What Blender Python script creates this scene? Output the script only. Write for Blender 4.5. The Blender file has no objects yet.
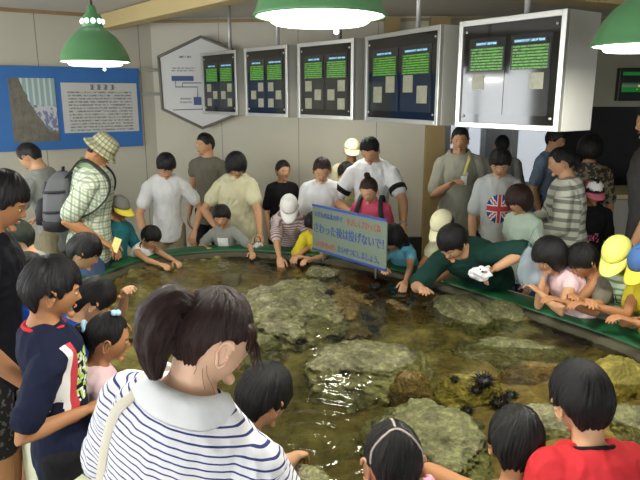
import bpy, bmesh, math, random
from mathutils import Vector as V, Matrix, noise
from mathutils.bvhtree import BVHTree
random.seed(7)
SC = bpy.context.scene
COL = SC.collection
PI = math.pi
rad = math.radians

# ------------------------------------------------------------ camera maths
FPX, CAMH, HOR = 620.0, 2.15, 96.0
PITCH = math.atan((240 - HOR) / FPX)
def at(u, v, z):
    x = (u - 320) / FPX; y = (240 - v) / FPX
    d = V((x, math.cos(PITCH) + y * math.sin(PITCH), -math.sin(PITCH) + y * math.cos(PITCH)))
    t = (z - CAMH) / d.z
    return V((0, 0, CAMH)) + d * t
def atd(u, v, Y):
    x = (u - 320) / FPX; y = (240 - v) / FPX
    d = V((x, math.cos(PITCH) + y * math.sin(PITCH), -math.sin(PITCH) + y * math.cos(PITCH)))
    return V((0, 0, CAMH)) + d * (Y / d.y)
def proj(p):
    q = p - V((0, 0, CAMH))
    c, s = math.cos(PITCH), math.sin(PITCH)
    dep = q.y * c - q.z * s; up = q.y * s + q.z * c
    return 320 + FPX * q.x / dep, 240 - FPX * up / dep, dep

# ------------------------------------------------------------ materials
def srgb(r, g, b):
    f = lambda c: (c / 255 / 12.92) if c / 255 <= .04045 else ((c / 255 + .055) / 1.055) ** 2.4
    return (f(r), f(g), f(b), 1)
class N:
    def __init__(s, name):
        s.m = bpy.data.materials.new(name); s.m.use_nodes = True
        s.t = s.m.node_tree; s.b = s.t.nodes['Principled BSDF']; s.out = s.t.nodes['Material Output']
    def n(s, kind, **kw):
        nd = s.t.nodes.new(kind)
        for k, v in kw.items():
            if k in nd.inputs.keys() and not hasattr(nd, k): nd.inputs[k].default_value = v
            else: setattr(nd, k, v)
        return nd
    def l(s, a, b): s.t.links.new(a, b)
    def math(s, op, a, b=None, c=None):
        nd = s.t.nodes.new('ShaderNodeMath'); nd.operation = op
        for i, x in enumerate((a, b, c)):
            if x is None: continue
            if isinstance(x, (int, float)): nd.inputs[i].default_value = x
            else: s.l(x, nd.inputs[i])
        return nd.outputs[0]
    def mix(s, fac, a, b):
        nd = s.t.nodes.new('ShaderNodeMix'); nd.data_type = 'RGBA'
        for i, x in ((0, fac), (6, a), (7, b)):
            if isinstance(x, (int, float, tuple)): nd.inputs[i].default_value = x
            else: s.l(x, nd.inputs[i])
        return nd.outputs[2]
    def noise(s, scale, detail=3, vec=None, rough=.55):
        nd = s.t.nodes.new('ShaderNodeTexNoise'); nd.inputs['Scale'].default_value = scale
        nd.inputs['Detail'].default_value = detail; nd.inputs['Roughness'].default_value = rough
        if vec is None:
            tc = s.t.nodes.new('ShaderNodeTexCoord'); vec = tc.outputs['Object']
        s.l(vec, nd.inputs['Vector']); return nd.outputs['Fac']
    def ramp(s, fac, stops):
        nd = s.t.nodes.new('ShaderNodeValToRGB'); cr = nd.color_ramp
        while len(cr.elements) < len(stops): cr.elements.new(.5)
        for e, (p, c) in zip(cr.elements, stops): e.position = p; e.color = c
        s.l(fac, nd.inputs[0]); return nd.outputs[0]
    def bump(s, h, strength=.3, dist=.01):
        nd = s.t.nodes.new('ShaderNodeBump'); nd.inputs['Strength'].default_value = strength
        nd.inputs['Distance'].default_value = dist
        s.l(h, nd.inputs['Height']); s.l(nd.outputs[0], s.b.inputs['Normal'])
    def set(s, rough=.6, metal=0, spec=.5, col=None):
        s.b.inputs['Roughness'].default_value = rough; s.b.inputs['Metallic'].default_value = metal
        s.b.inputs['Specular IOR Level'].default_value = spec
        if col is not None:
            if isinstance(col, tuple): s.b.inputs['Base Color'].default_value = col
            else: s.l(col, s.b.inputs['Base Color'])
        return s
_M = {}
def plain(name, col, rough=.6, metal=0, spec=.5, var=.12, scale=6, bump=0):
    if name in _M: return _M[name]
    n = N(name)
    dk = tuple(c * (1 - var) for c in col[:3]) + (1,); lt = tuple(min(1, c * (1 + var)) for c in col[:3]) + (1,)
    f = n.noise(scale, 4)
    n.set(rough, metal, spec, n.mix(f, dk, lt))
    if bump: n.bump(n.noise(scale * 8, 4), bump, .01)
    _M[name] = n.m; return n.m
def emis(name, col, st):
    if name in _M: return _M[name]
    n = N(name); n.set(.4, 0, .3, col); n.b.inputs['Emission Color'].default_value = col; n.b.inputs['Emission Strength'].default_value = st
    _M[name] = n.m; return n.m

def rest_xyz(n):
    a = n.n('ShaderNodeAttribute'); a.attribute_name = 'rest'
    sp = n.n('ShaderNodeSeparateXYZ'); n.l(a.outputs['Vector'], sp.inputs[0]); return sp.outputs
def fabric(name, base, pattern=None, col2=None, period=.03, duty=.4, col3=None):
    """cloth material; pattern runs in the garment's own coordinates"""
    if name in _M: return _M[name]
    n = N(name); X, Y, Z = rest_xyz(n)
    f = n.noise(9, 3)
    def lines(axis, per, du, off=0):
        return n.math('LESS_THAN', n.math('FRACT', n.math('ADD', n.math('DIVIDE', axis, per), off)), du)
    c = base
    if pattern == 'stripes':
        c = n.mix(lines(Z, period, duty, 50.0), base, col2)
    elif pattern == 'vstripes':
        c = n.mix(lines(X, period, duty, 50.0), base, col2)
    elif pattern == 'plaid':
        c = n.mix(n.math('MULTIPLY', lines(X, period, duty, 50.), .75), base, col2)
        c = n.mix(n.math('MULTIPLY', lines(Z, period, duty, 50.), .75), c, col2)
        c = n.mix(n.math('MULTIPLY', lines(Z, period, duty * .5, 50.5), .6), c, col3 or col2)
        c = n.mix(n.math('MULTIPLY', lines(X, period, duty * .5, 50.5), .6), c, col3 or col2)
    elif pattern == 'blocks':      # one colour above a height, another below
        c = n.mix(n.math('GREATER_THAN', Z, period), base, col2)
    elif pattern == 'print':
        a = n.n('ShaderNodeTexCoord')
        c = n.mix(n.math('GREATER_THAN', n.noise(28, 2, a.outputs['Object']), duty), base, col2)
    m2 = n.mix(.10, c, f)
    nd = m2.node
    nd.blend_type = 'MULTIPLY'; nd.inputs[0].default_value = .25
    n.set(.85, 0, .2, m2)
    n.bump(n.noise(14, 3), .35, .02)
    _M[name] = n.m; return n.m
def hairmat(name, dark, light):
    if name in _M: return _M[name]
    n = N(name); X, Y, Z = rest_xyz(n)
    cb = n.n('ShaderNodeCombineXYZ'); n.l(n.math('MULTIPLY', X, 60.), cb.inputs[0]); n.l(n.math('MULTIPLY', Y, 2.), cb.inputs[1]); n.l(Z, cb.inputs[2])
    f = n.noise(1, 5, cb.outputs[0], .7)
    n.set(.40, 0, .40, n.mix(f, dark, light)); n.bump(f, .8, .008)
    _M[name] = n.m; return n.m
def skin(name, col):
    if name in _M: return _M[name]
    n = N(name); f = n.noise(14, 3)
    n.set(.55, 0, .35, n.mix(f, tuple(c * .88 for c in col[:3]) + (1,), tuple(min(1, c * 1.1) for c in col[:3]) + (1,)))
    n.b.inputs['Subsurface Weight'].default_value = 0
    _M[name] = n.m; return n.m

# ------------------------------------------------------------ object helpers
def link(name, me, mat, parent=None, smooth=True, loc=None):
    if not isinstance(me, bpy.types.Mesh):
        bm = me; me = bpy.data.meshes.new(name); bmesh.ops.recalc_face_normals(bm, faces=bm.faces[:]); bm.to_mesh(me); bm.free()
    o = bpy.data.objects.new(name, me); COL.objects.link(o)
    if mat is not None and not me.materials:
        for m in (mat if isinstance(mat, (list, tuple)) else [mat]): me.materials.append(m)
    if smooth: me.polygons.foreach_set('use_smooth', [True] * len(me.polygons))
    if parent: o.parent = parent
    if loc is not None: o.location = loc
    return o
def tag(o, label, cat, group=None, kind=None):
    o['label'] = label; o['category'] = cat
    if group: o['group'] = group
    if kind: o['kind'] = kind
    return o
def empty(name, loc=(0, 0, 0), rz=0):
    o = bpy.data.objects.new(name, None); COL.objects.link(o); o.location = loc; o.rotation_euler = (0, 0, rz)
    o.empty_display_size = .05
    return o
def struct(name, bm, mat, smooth=False):
    o = link(name, bm, mat, smooth=smooth); o['kind'] = 'structure'; return o
def copy_tree(o, parent=None):
    c = o.copy(); COL.objects.link(c)
    if parent: c.parent = parent
    for ch in list(o.children): copy_tree(ch, c)
    return c
def box(bm, c, s, M=None, bev=0):
    r = bmesh.ops.create_cube(bm, size=1)
    vs = r['verts']
    for v in vs:
        p = V((v.co.x * s[0], v.co.y * s[1], v.co.z * s[2]))
        v.co = (M @ p if M else p) + V(c)
    if bev:
        es = list({e for v in vs for e in v.link_edges})
        bmesh.ops.bevel(bm, geom=es, offset=bev, segments=2, affect='EDGES', profile=.6)
    return bm
def loft(bm, secs, n=16, closed=True, pw=1.0):
    """secs: (centre, xvec, yvec) ellipse sections"""
    rings = []
    for c, x, y in secs:
        ring = []
        for i in range(n):
            a = 2 * PI * i / n
            ca, sa = math.cos(a), math.sin(a)
            if pw != 1: ca = math.copysign(abs(ca) ** pw, ca); sa = math.copysign(abs(sa) ** pw, sa)
            ring.append(bm.verts.new(c + x * ca + y * sa))
        rings.append(ring)
    for a, b in zip(rings, rings[1:]):
        for i in range(n): bm.faces.new((a[i], a[(i + 1) % n], b[(i + 1) % n], b[i]))
    if closed:
        for ring, fl in ((rings[0], True), (rings[-1], False)):
            bm.faces.new(ring[::-1] if fl else ring)
    return rings
def frames(pts, up=None):
    T = [(pts[min(i + 1, len(pts) - 1)] - pts[max(i - 1, 0)]).normalized() for i in range(len(pts))]
    x = up if up is not None else (V((1, 0, 0)) if abs(T[0].x) < .8 else V((0, 1, 0)))
    out = []
    for t in T:
        x = (x - t * x.dot(t)).normalized(); y = t.cross(x); out.append((t, x.copy(), y))
    return out
def tube(bm, pts, r, n=10, cap=True, flat=1.0, up=None):
    """round tube; flat scales the second axis; up sets the first axis"""
    pts = [V(p) for p in pts]
    if isinstance(r, (int, float)): r = [r] * len(pts)
    fr = frames(pts, up)
    secs = []
    if cap:
        t, x, y = fr[0]
        for k, q in ((.92, .35), (.6, .78)): secs.append((pts[0] - t * r[0] * k, x * r[0] * q, y * r[0] * q * flat))
    for p, (t, x, y), rr in zip(pts, fr, r): secs.append((p, x * rr, y * rr * flat))
    if cap:
        t, x, y = fr[-1]
        for k, q in ((.6, .78), (.92, .35)): secs.append((pts[-1] + t * r[-1] * k, x * r[-1] * q, y * r[-1] * q * flat))
    loft(bm, secs, n); return bm
def ell(bm, c, r, M=None, u=14, v=10):
    res = bmesh.ops.create_uvsphere(bm, u_segments=u, v_segments=v, radius=1)
    for w in res['verts']:
        p = V((w.co.x * r[0], w.co.y * r[1], w.co.z * r[2])); w.co = (M @ p if M else p) + V(c)
    return bm
def ribbon(bm, pts, width, thick, side):
    pts = [V(p) for p in pts]
    T = [(pts[min(i + 1, len(pts) - 1)] - pts[max(i - 1, 0)]).normalized() for i in range(len(pts))]
    secs = []
    for p, t in zip(pts, T):
        x = (side - t * side.dot(t)).normalized(); y = t.cross(x)
        secs.append((p, x * width / 2, y * thick / 2))
    loft(bm, secs, 8, pw=.5); return bm
def bez(pts, n=12):
    """catmull-rom through points"""
    pts = [V(p) for p in pts]; P = [2 * pts[0] - pts[1]] + pts + [2 * pts[-1] - pts[-2]]
    out = []
    for i in range(1, len(P) - 2):
        for k in range(n):
            t = k / n
            a, b, c, d = P[i - 1], P[i], P[i + 1], P[i + 2]
            out.append(.5 * ((2 * b) + (c - a) * t + (2 * a - 5 * b + 4 * c - d) * t * t + (3 * b - a - 3 * c + d) * t ** 3))
    out.append(pts[-1]); return out
def remesh(bm, voxel, smooth=4, fac=.5):
    me = bpy.data.meshes.new('tmp'); bmesh.ops.recalc_face_normals(bm, faces=bm.faces[:]); bm.to_mesh(me); bm.free()
    o = bpy.data.objects.new('tmp', me); COL.objects.link(o)
    r = o.modifiers.new('r', 'REMESH'); r.mode = 'VOXEL'; r.voxel_size = voxel; r.use_smooth_shade = True
    if smooth:
        s = o.modifiers.new('s', 'SMOOTH'); s.iterations = smooth; s.factor = fac
    dg = bpy.context.evaluated_depsgraph_get(); dg.update()
    out = bpy.data.meshes.new_from_object(o.evaluated_get(dg))
    bpy.data.objects.remove(o); bpy.data.meshes.remove(me)
    return out
def text_mesh(s, size, extrude=.001):
    cu = bpy.data.curves.new('t', 'FONT'); cu.body = s; cu.size = size; cu.extrude = extrude; cu.align_x = 'LEFT'; cu.resolution_u = 3
    o = bpy.data.objects.new('t', cu); COL.objects.link(o)
    dg = bpy.context.evaluated_depsgraph_get(); dg.update()
    me = bpy.data.meshes.new_from_object(o.evaluated_get(dg)); bpy.data.objects.remove(o)
    return me
def fit_text(me, x0, x1, z0, z1):
    """fit a text mesh in the XY plane into a box of local x,z"""
    xs = [v.co.x for v in me.vertices]; ys = [v.co.y for v in me.vertices]
    if not xs: return me
    for v in me.vertices:
        x = x0 + (v.co.x - min(xs)) / (max(xs) - min(xs)) * (x1 - x0)
        z = z0 + (v.co.y - min(ys)) / (max(ys) - min(ys)) * (z1 - z0)
        v.co = (x, -v.co.z, z)
    return me

# ------------------------------------------------------------ pool outline
CTRL = [(.80, 4.79), (.09, 5.36), (-.75, 5.62), (-1.44, 5.39), (-1.74, 4.87), (-1.76, 4.3), (-1.60, 3.65), (-1.38, 3.1), (-1.08, 2.6), (-.72, 2.2),
        (-.2, 1.92), (.5, 1.80), (1.2, 1.88), (1.75, 2.25), (1.95, 2.8), (1.83, 3.32), (1.55, 3.80), (1.27, 4.18)]
def outline(n=8):
    P = CTRL; m = len(P); out = []
    for i in range(m):
        a, b, c, d = [V((*P[(i + j) % m], 0)) for j in (-1, 0, 1, 2)]
        for k in range(n):
            t = k / n
            out.append(.5 * ((2 * b) + (c - a) * t + (2 * a - 5 * b + 4 * c - d) * t * t + (3 * b - a - 3 * c + d) * t ** 3))
    return out
OUT = outline()
def offs(d):
    n = len(OUT); r = []
    for i in range(n):
        t = (OUT[(i + 1) % n] - OUT[i - 1]).normalized(); nm = V((t.y, -t.x, 0))
        if nm.dot(OUT[i] - V((0, 3.5, 0))) < 0: nm = -nm
        r.append(OUT[i] + nm * d)
    return r
def pool_dist(p):
    """signed distance to the green/grey boundary; positive outside"""
    best = 9; n = len(OUT); inside = False
    for i in range(n):
        a, b = OUT[i], OUT[(i + 1) % n]; ab = b - a; q = V((p.x, p.y, 0)) - a
        t = max(0, min(1, q.dot(ab) / ab.dot(ab))); best = min(best, (q - ab * t).length)
        if (a.y > p.y) != (b.y > p.y) and p.x < (b.x - a.x) * (p.y - a.y) / (b.y - a.y) + a.x: inside = not inside
    return -best if inside else best
RIM, WATER = .75, .70
# ------------------------------------------------------------ people
def headpoint(d, H):
    x, y, z = d
    a, b, c = .345 * H, .43 * H, .5 * H
    X = a * x; Y = b * y; Z = c * z
    if z < 0:
        t = -z
        X *= 1 - .42 * t ** 1.6
        if y < 0: Y *= 1 - .55 * t ** 1.2
        else: Y *= 1 + .02 * t
    if y > 0: Y *= .96
    return V((X, Y, Z))
def add_head(bm, c, M, H, nose=True):
    res = bmesh.ops.create_uvsphere(bm, u_segments=32, v_segments=24, radius=1)
    for w in res['verts']: w.co = c + M @ headpoint(w.co.normalized(), H)
    if nose:
        pts = [V((0, .385, .03)), V((0, .425, -.045)), V((0, .455, -.105)), V((0, .41, -.135))]
        tube(bm, [c + M @ (p * H) for p in pts], [.028 * H, .038 * H, .05 * H, .03 * H], 8)
        for s in (-1, 1): ell(bm, c + M @ V((s * .045 * H, .405 * H, -.12 * H)), (.032 * H,) * 3, u=8, v=6)
        ell(bm, c + M @ V((0, .35 * H, -.40 * H)), (.09 * H, .07 * H, .07 * H), M)
        ell(bm, c + M @ V((0, .37 * H, .10 * H)), (.2 * H, .05 * H, .05 * H), M)
def add_ears(bm, c, M, H):
    for s in (-1, 1):
        R = M @ Matrix.Rotation(s * rad(-24), 3, 'Z') @ Matrix.Rotation(rad(-8), 3, 'X')
        o = c + M @ V((s * .352 * H, -.02 * H, -.05 * H)); pts = []
        for i in range(15):
            a = rad(-150 + 290 * i / 14); wd = .078 if math.sin(a) > -.2 else .055
            pts.append(o + R @ V((s * (.022 + .012 * math.cos(a - 2.2)) * H, -wd * H * math.cos(a + 1.2) * .98 if False else (wd * H * math.cos(a) * -1), .13 * H * math.sin(a) * (1 if math.sin(a) > 0 else 1.1))))
        tube(bm, pts, [.012 * H] + [.020 * H] * 10 + [.022 * H, .024 * H, .024 * H, .018 * H], 8)
        ell(bm, o + R @ V((s * .004 * H, 0, .0)), (.012 * H, .068 * H, .12 * H), R, 12, 10)
        ell(bm, o + R @ V((s * .016 * H, .045 * H, -.02 * H)), (.018 * H, .018 * H, .03 * H), R, 8, 6)
        ell(bm, o + R @ V((s * .008 * H, -.01 * H, .0)), (.02 * H, .02 * H, .07 * H), R, 8, 6)
def add_hand(H, wrist, d, n, size, side, curl=.5, voxel=.0035, thumb=.6, spread=1.0):
    """five fingered hand; d finger direction, n back-of-hand normal; side +1 right, -1 left"""
    bm = bmesh.new()
    d = d.normalized(); n = (n - d * n.dot(d)).normalized(); x = -d.cross(n) * side      # towards the thumb
    L = size
    P = lambda a, b, c: wrist + d * (a * L) + x * (b * L) + n * (c * L)
    loft(bm, [(P(a, b, 0), x * (w * L), n * (t * L)) for a, b, w, t in
              ((-.12, 0, .10, .085), (0, 0, .135, .085), (.15, .01, .185, .085), (.33, .01, .21, .078), (.47, 0, .20, .066), (.52, 0, .17, .045))], 12)
    for k, (b, ln, r) in enumerate(((.155, .40, .048), (.052, .46, .05), (-.052, .42, .047), (-.15, .33, .041))):
        p = P(.46, b, 0); ang = (.15 + .06 * k) * curl; pts = [P(.36, b * .9, 0), p]
        sp = b * .35 * spread
        for q in (.45, .32, .23):
            ang += curl * .75
            dd = d * math.cos(ang) - n * math.sin(ang) + x * sp * .9
            p = p + dd.normalized() * (ln * q * L); pts.append(p)
        tube(bm, pts, [r * L * 1.05, r * L * 1.08, r * L, r * L * .92, r * L * .8], 8)
    p0 = P(.10, .10, -.02); t1 = (d * .62 + x * .72 - n * .25).normalized(); t2 = (d * .9 + x * (.5 - .5 * curl) - n * (.2 + .5 * curl * thumb)).normalized()
    p1 = p0 + t1 * .24 * L; p2 = p1 + t2 * .17 * L; p3 = p2 + (t2 - n * .2 * curl).normalized() * .13 * L
    tube(bm, [p0, p1, p2, p3], [.085 * L, .062 * L, .052 * L, .045 * L], 8)
    return remesh(bm, voxel, 2, .4)

class Person: pass
def build_skel(sp, lean):
    k = Person(); h = sp['h']; k.h = h
    H = k.H = sp.get('hd', .150 + .045 * h)
    chin = h - H; zs = chin - .04 * h; k.hipz = .5 * h * sp.get('crouch', 1)
    T = k.T = zs - .5 * h; L = rad(lean); k.L = L; side = rad(sp.get('side', 0)); tw = rad(sp.get('twist', 0))
    def dirv(a, sc=1.0):
        d = V((0, math.sin(a), math.cos(a))); return Matrix.Rotation(side * sc, 3, 'Y') @ d
    hip = V((0, 0, k.hipz)); k.hip = hip
    pts = [hip]; NS = 20
    for i in range(NS + 8):
        s = (i + .5) / NS; pts.append(pts[-1] + dirv(L * (.75 + .5 * min(s, 1.1)), min(1, s + .5)) * T / NS)
    def spine(s):
        if s < 0: return hip + dirv(L * .4, .3) * (s * T)
        f = s * NS; i = min(int(f), len(pts) - 2); return pts[i].lerp(pts[i + 1], f - i)
    def fr(s):
        a = L * (.4 if s < -.05 else (.75 + .5 * min(s, 1.1)))
        R = Matrix.Rotation(side * min(1, max(0, s) + .5), 3, 'Y')
        up = R @ V((0, math.sin(a), math.cos(a))); X = R @ V((1, 0, 0))
        if tw:
            Rt = Matrix.Rotation(-tw * max(0, min(1, s)), 3, up); X = Rt @ X
        F = up.cross(X); return X, F, up
    k.spine = spine; k.fr = fr
    hp = rad(sp.get('hp', 10)); hy = rad(sp.get('hy', 0)); hr = rad(sp.get('hr', 0))
    k.HM = Matrix.Rotation(-hy, 3, 'Z') @ Matrix.Rotation(-hp, 3, 'X') @ Matrix.Rotation(hr, 3, 'Y')
    nd = dirv(L * .6 + .35 * hp, .7); k.nd = nd
    S1 = spine(1.0); k.neck0 = spine(.98); k.neck1 = S1 + nd * (.030 * h + .18 * H)
    k.hc = k.neck1 + k.HM @ V((0, .10 * H, .27 * H))
    return k
MALE = dict(sw=.092, w=.89); FEM = dict(sw=.083, w=.87); KID = dict(sw=.083, w=.86)
PEOPLE = {}
def solve_arm(S, Tg, a, b, hint):
    v = Tg - S; D = v.length; mx = (a + b) * .995
    short = max(0, D - mx)
    if D > mx: v = v * (mx / D); D = mx
    if D < abs(a - b) * 1.05 + .02: D = abs(a - b) * 1.05 + .02
    u = v.normalized(); Tg = S + u * D
    x = (a * a - b * b + D * D) / (2 * D); y = math.sqrt(max(1e-6, a * a - x * x))
    hn = hint - u * hint.dot(u); hn.normalize()
    return S + u * x + hn * y, Tg, short

def torso_secs(k, fat, w, ease=0, s0=None, s1=None, hem=0, belly=0):
    h = k.h
    T = [(-.20, .088, .066, 0), (-.08, .100, .074, 0), (.05, .098, .074, 0), (.30, .084, .066, .004), (.5, .090, .068, .004), (.70, .100, .072, .006),
         (.85, .104, .068, .004), (.94, .094, .058, 0), (1.0, .070, .048, -.004), (1.05, .046, .040, -.004), (1.10, .036, .036, 0)]
    out = []
    for s, rx, ry, f in T:
        if s0 is not None and s < s0 - 1e-6: continue
        if s1 is not None and s > s1 + 1e-6: continue
        X, F, U = k.fr(s)
        ft = 1 + (fat - 1) * (1 if s < .8 else .4 if s < .95 else .1)
        by = belly * math.exp(-((s - .25) / .3) ** 2)
        e = ease + (hem if s < .1 else 0)
        out.append((k.spine(s) + F * (f * h + by * .5), X * (rx * h * w * ft + e), F * (ry * h * ft + e * .9 + by * .5)))
    return out

def person(sp):
    u, v = sp['px']; h = sp['h']; yaw = sp.get('yaw', 180)
    R = Matrix.Rotation(-rad(yaw), 3, 'Z')
    clear = sp.get('clear', .30)
    lean = sp.get('lean', 5); 
    while True:
        k = build_skel(sp, lean)
        if 'Y' in sp:     # explicit depth: height follows
            W = atd(u, v, sp['Y']); root = W - R @ k.hc
            if lean >= sp.get('lean', 5) and abs(root.z) > .001 and not sp.get('stand'):
                sc = W.z / k.hc.z; h = sp['h'] = sp['h'] * sc
                if abs(sc - 1) > .002: continue
                root.z = 0
        else:
            W = at(u, v, k.hc.z + sp.get('stand', 0)); root = W - R @ k.hc
        if pool_dist(root) > clear or lean > 88 or sp.get('free'): break
        lean += 2
    k.root = root; k.R = R; k.lean = lean
    w2l = lambda p: R.transposed() @ (V(p) - root)
    k.w2l = w2l; k.l2w = lambda p: R @ p + root
    pu, pv, dep = proj(W)
    print('PERSON %-34s z=%.2f h=%.2f y=%.2f x=%.2f lean=%d headpx=%.0f clear=%.2f' % (sp['label'][:34], k.hc.z, h, W.y, W.x, lean, k.H * FPX / dep, pool_dist(root)), end=' ')
    near = dep < 2.9
    vox = .0065 if near else (.0085 if dep < 4.5 else .010)
    k.near = near
    H = k.H; body = {'m': MALE, 'f': FEM, 'k': KID}[sp.get('sex', 'k')]
    w = body['w']; fat = sp.get('fat', 1.0); sw = sp.get('sw', body['sw']) * h; w = sp.get('w', w)
    E0 = empty('person', root, -rad(yaw)); tag(E0, sp['label'], 'person'); k.E = E0
    # --- arms
    k.arm = {}
    X, F, U = k.fr(.9)
    for s, key in ((-1, 'armL'), (1, 'armR')):
        S = k.spine(.885) + X * (s * sw) + U * .0
        a, b = .172 * h, .150 * h
        spec = sp.get(key); opt = {}
        if spec is None:
            Tg = S + V((s * .035 * h, .035 * h + .03 * math.sin(k.L), -.305 * h)); hint = V((s * .5, -1, 0)); kind = 'hang'
        else:
            if isinstance(spec, dict): opt = spec; spec = spec['t']
            if spec[0] == 'L':            # local offset from the shoulder in units of h
                Tg = S + V((spec[1] * s, spec[2], spec[3])) * h
            elif spec[0] == 'Y': Tg = w2l(atd(spec[1], spec[2], spec[3]))
            else: Tg = w2l(at(*spec))
            hint = V((s * .8, -.3, -.8)); kind = 'reach'
        if 'hint' in opt: hint = V(opt['hint']); hint.x *= s
        if kind == 'reach':
            dv = (Tg - S).normalized(); S = S + dv * .022 * h
        E, Wr, short = solve_arm(S, Tg, a, b, hint)
        if short > .01: print('SHORT%s %.2f' % (key[-1], short), end=' ')
        k.arm[s] = (S, E, Wr, kind, opt)
    print()
    # --- body
    bm = bmesh.new()
    loft(bm, torso_secs(k, fat, w, -.007, belly=sp.get('belly', 0) - .0), 20)
    nr = (.036 if sp.get('sex') == 'm' else .031) * h * (1 if h > 1.45 else 1.06)
    tube(bm, [k.spine(.95), k.neck0.lerp(k.neck1, .5), k.neck1, k.neck1 + k.HM @ V((0, .05 * H, .12 * H))], [nr * 1.25, nr, nr * 1.0, nr * .95], 12)
    add_head(bm, k.hc, k.HM, H)
    ar = (1.0 if sp.get('sex') == 'm' else .9) * (1 + (fat - 1) * .5)
    for s in (-1, 1):
        S, E, Wr, kind, opt = k.arm[s]
        tube(bm, [S, S.lerp(E, .35), S.lerp(E, .8), E, E.lerp(Wr, .3), E.lerp(Wr, .7), Wr], [x * h * ar for x in (.036, .031, .026, .0245, .0255, .020, .0160)], 12)
        tube(bm, [k.spine(.92) + X * s * sw * .4, (k.spine(.92)).lerp(S, .75)], [.033 * h, .029 * h * ar], 10)
        hx = s * .048 * h; fx = s * .062 * h
        hipj = V((hx, 0, k.hipz)); foot = V((fx, 0, .045 * h)); kn = hipj.lerp(foot, .5) + V((0, .012 * h + .3 * (k.hipz < .45 * h), 0))
        tube(bm, [hipj - V((0, 0, .01 * h)), hipj.lerp(kn, .5), kn, kn.lerp(foot, .3), foot], [x * h * fat for x in (.054, .047, .034, .035, .021)], 12)
        tube(bm, [foot + V((0, -.02 * h, -.012 * h)), foot + V((0, .03 * h, -.02 * h)), foot + V((0, .09 * h, -.028 * h))], [.021 * h, .022 * h, .017 * h], 10)
    me = remesh(bm, vox, 4)
    bm = bmesh.new(); bm.from_mesh(me); bpy.data.meshes.remove(me)
    add_ears(bm, k.hc, k.HM, H)
    for s in (-1, 1):
        S, E, Wr, kind, opt = k.arm[s]
        fd = (Wr - E).normalized()
        hs = .112 * h if h > 1.45 else .118 * h
        if kind == 'hang': n_ = V((s, .25, .1)); dd = fd; cu = .45
        else: n_ = V((s * .15, -.25, 1)); dd = fd; cu = opt.get('curl', .55)
        if 'hd' in opt: dd = w2l(V(opt['hd']) + root)
        if 'hn' in opt: n_ = w2l(V(opt['hn']) + root)
        hm = add_hand(None, Wr + fd * .004, dd, n_, hs, (s if n_.dot(V((0, 0, 1))) > -2 else s), cu, .0032 if near else .0045)
        k.hand = getattr(k, 'hand', {}); k.hand[s] = Wr + dd * hs * .5
        bm.from_mesh(hm); bpy.data.meshes.remove(hm)
    sk = skin('skin_' + sp.get('skin', 'warm'), {'warm': srgb(196, 150, 114), 'tan': srgb(172, 122, 84), 'pale': srgb(218, 178, 150)}[sp.get('skin', 'warm')])
    link('body', bm, sk, E0)
    # --- face
    M, c = k.HM, k.hc
    hc = sp.get('haircol', 'black'); HC = {'black': (srgb(7, 6, 8), srgb(20, 18, 20)), 'brown': (srgb(20, 11, 10), srgb(62, 36, 32)), 'green': (srgb(14, 18, 13), srgb(38, 46, 32))}[hc]
    hm_ = hairmat('hair_' + hc, *HC)
    for s in (-1, 1):
        b = bmesh.new(); p = c + M @ V((s * .145 * H, .385 * H, .012 * H))
        Re = M @ Matrix.Rotation(-s * rad(16), 3, 'Z')
        p = c + M @ V((s * .145 * H, .374 * H, .012 * H)); ell(b, p, (.052 * H, .026 * H, .017 * H), Re, 12, 8)
        nw = len(b.faces)
        ell(b, p + Re @ V((0, .012 * H, 0)), (.030 * H, .019 * H, .0165 * H), Re, 10, 8)
        b.faces.ensure_lookup_table()
        for i, f in enumerate(b.faces): f.material_index = 0 if i < nw else 1
        link('eye', b, [plain('eye_white', srgb(190, 180, 168), .3, var=.03), plain('iris_dark', srgb(26, 18, 14), .25, var=.05)], E0)
        b = bmesh.new(); pts = [c + M @ (V((s * x, y, z)) * H) for x, y, z in ((.075, .405, .085), (.15, .385, .105), (.22, .335, .085))]
        tube(b, pts, [.012 * H, .015 * H, .008 * H], 6, flat=.6); link('eyebrow', b, hm_, E0)
    b = bmesh.new()
    tube(b, [c + M @ (V((x, y, z)) * H) for x, y, z in ((-.10, .365, -.255), (-.05, .40, -.245), (0, .408, -.25), (.05, .40, -.245), (.10, .365, -.255))], [.008 * H, .02 * H, .022 * H, .02 * H, .008 * H], 8)
    link('lips', b, plain('lips', srgb(164, 92, 80), .5, var=.06), E0)
    # --- hair
    if sp.get('hair', 'short') != 'none':
        hair(k, sp, hm_)
    # --- shirt
    if 'shirt' in sp: shirt(k, sp, w, fat, sw, X)
    pants(k, sp, w, fat)
    if 'hat' in sp: hat(k, sp)
    PEOPLE[sp['id']] = k
    return k

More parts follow.
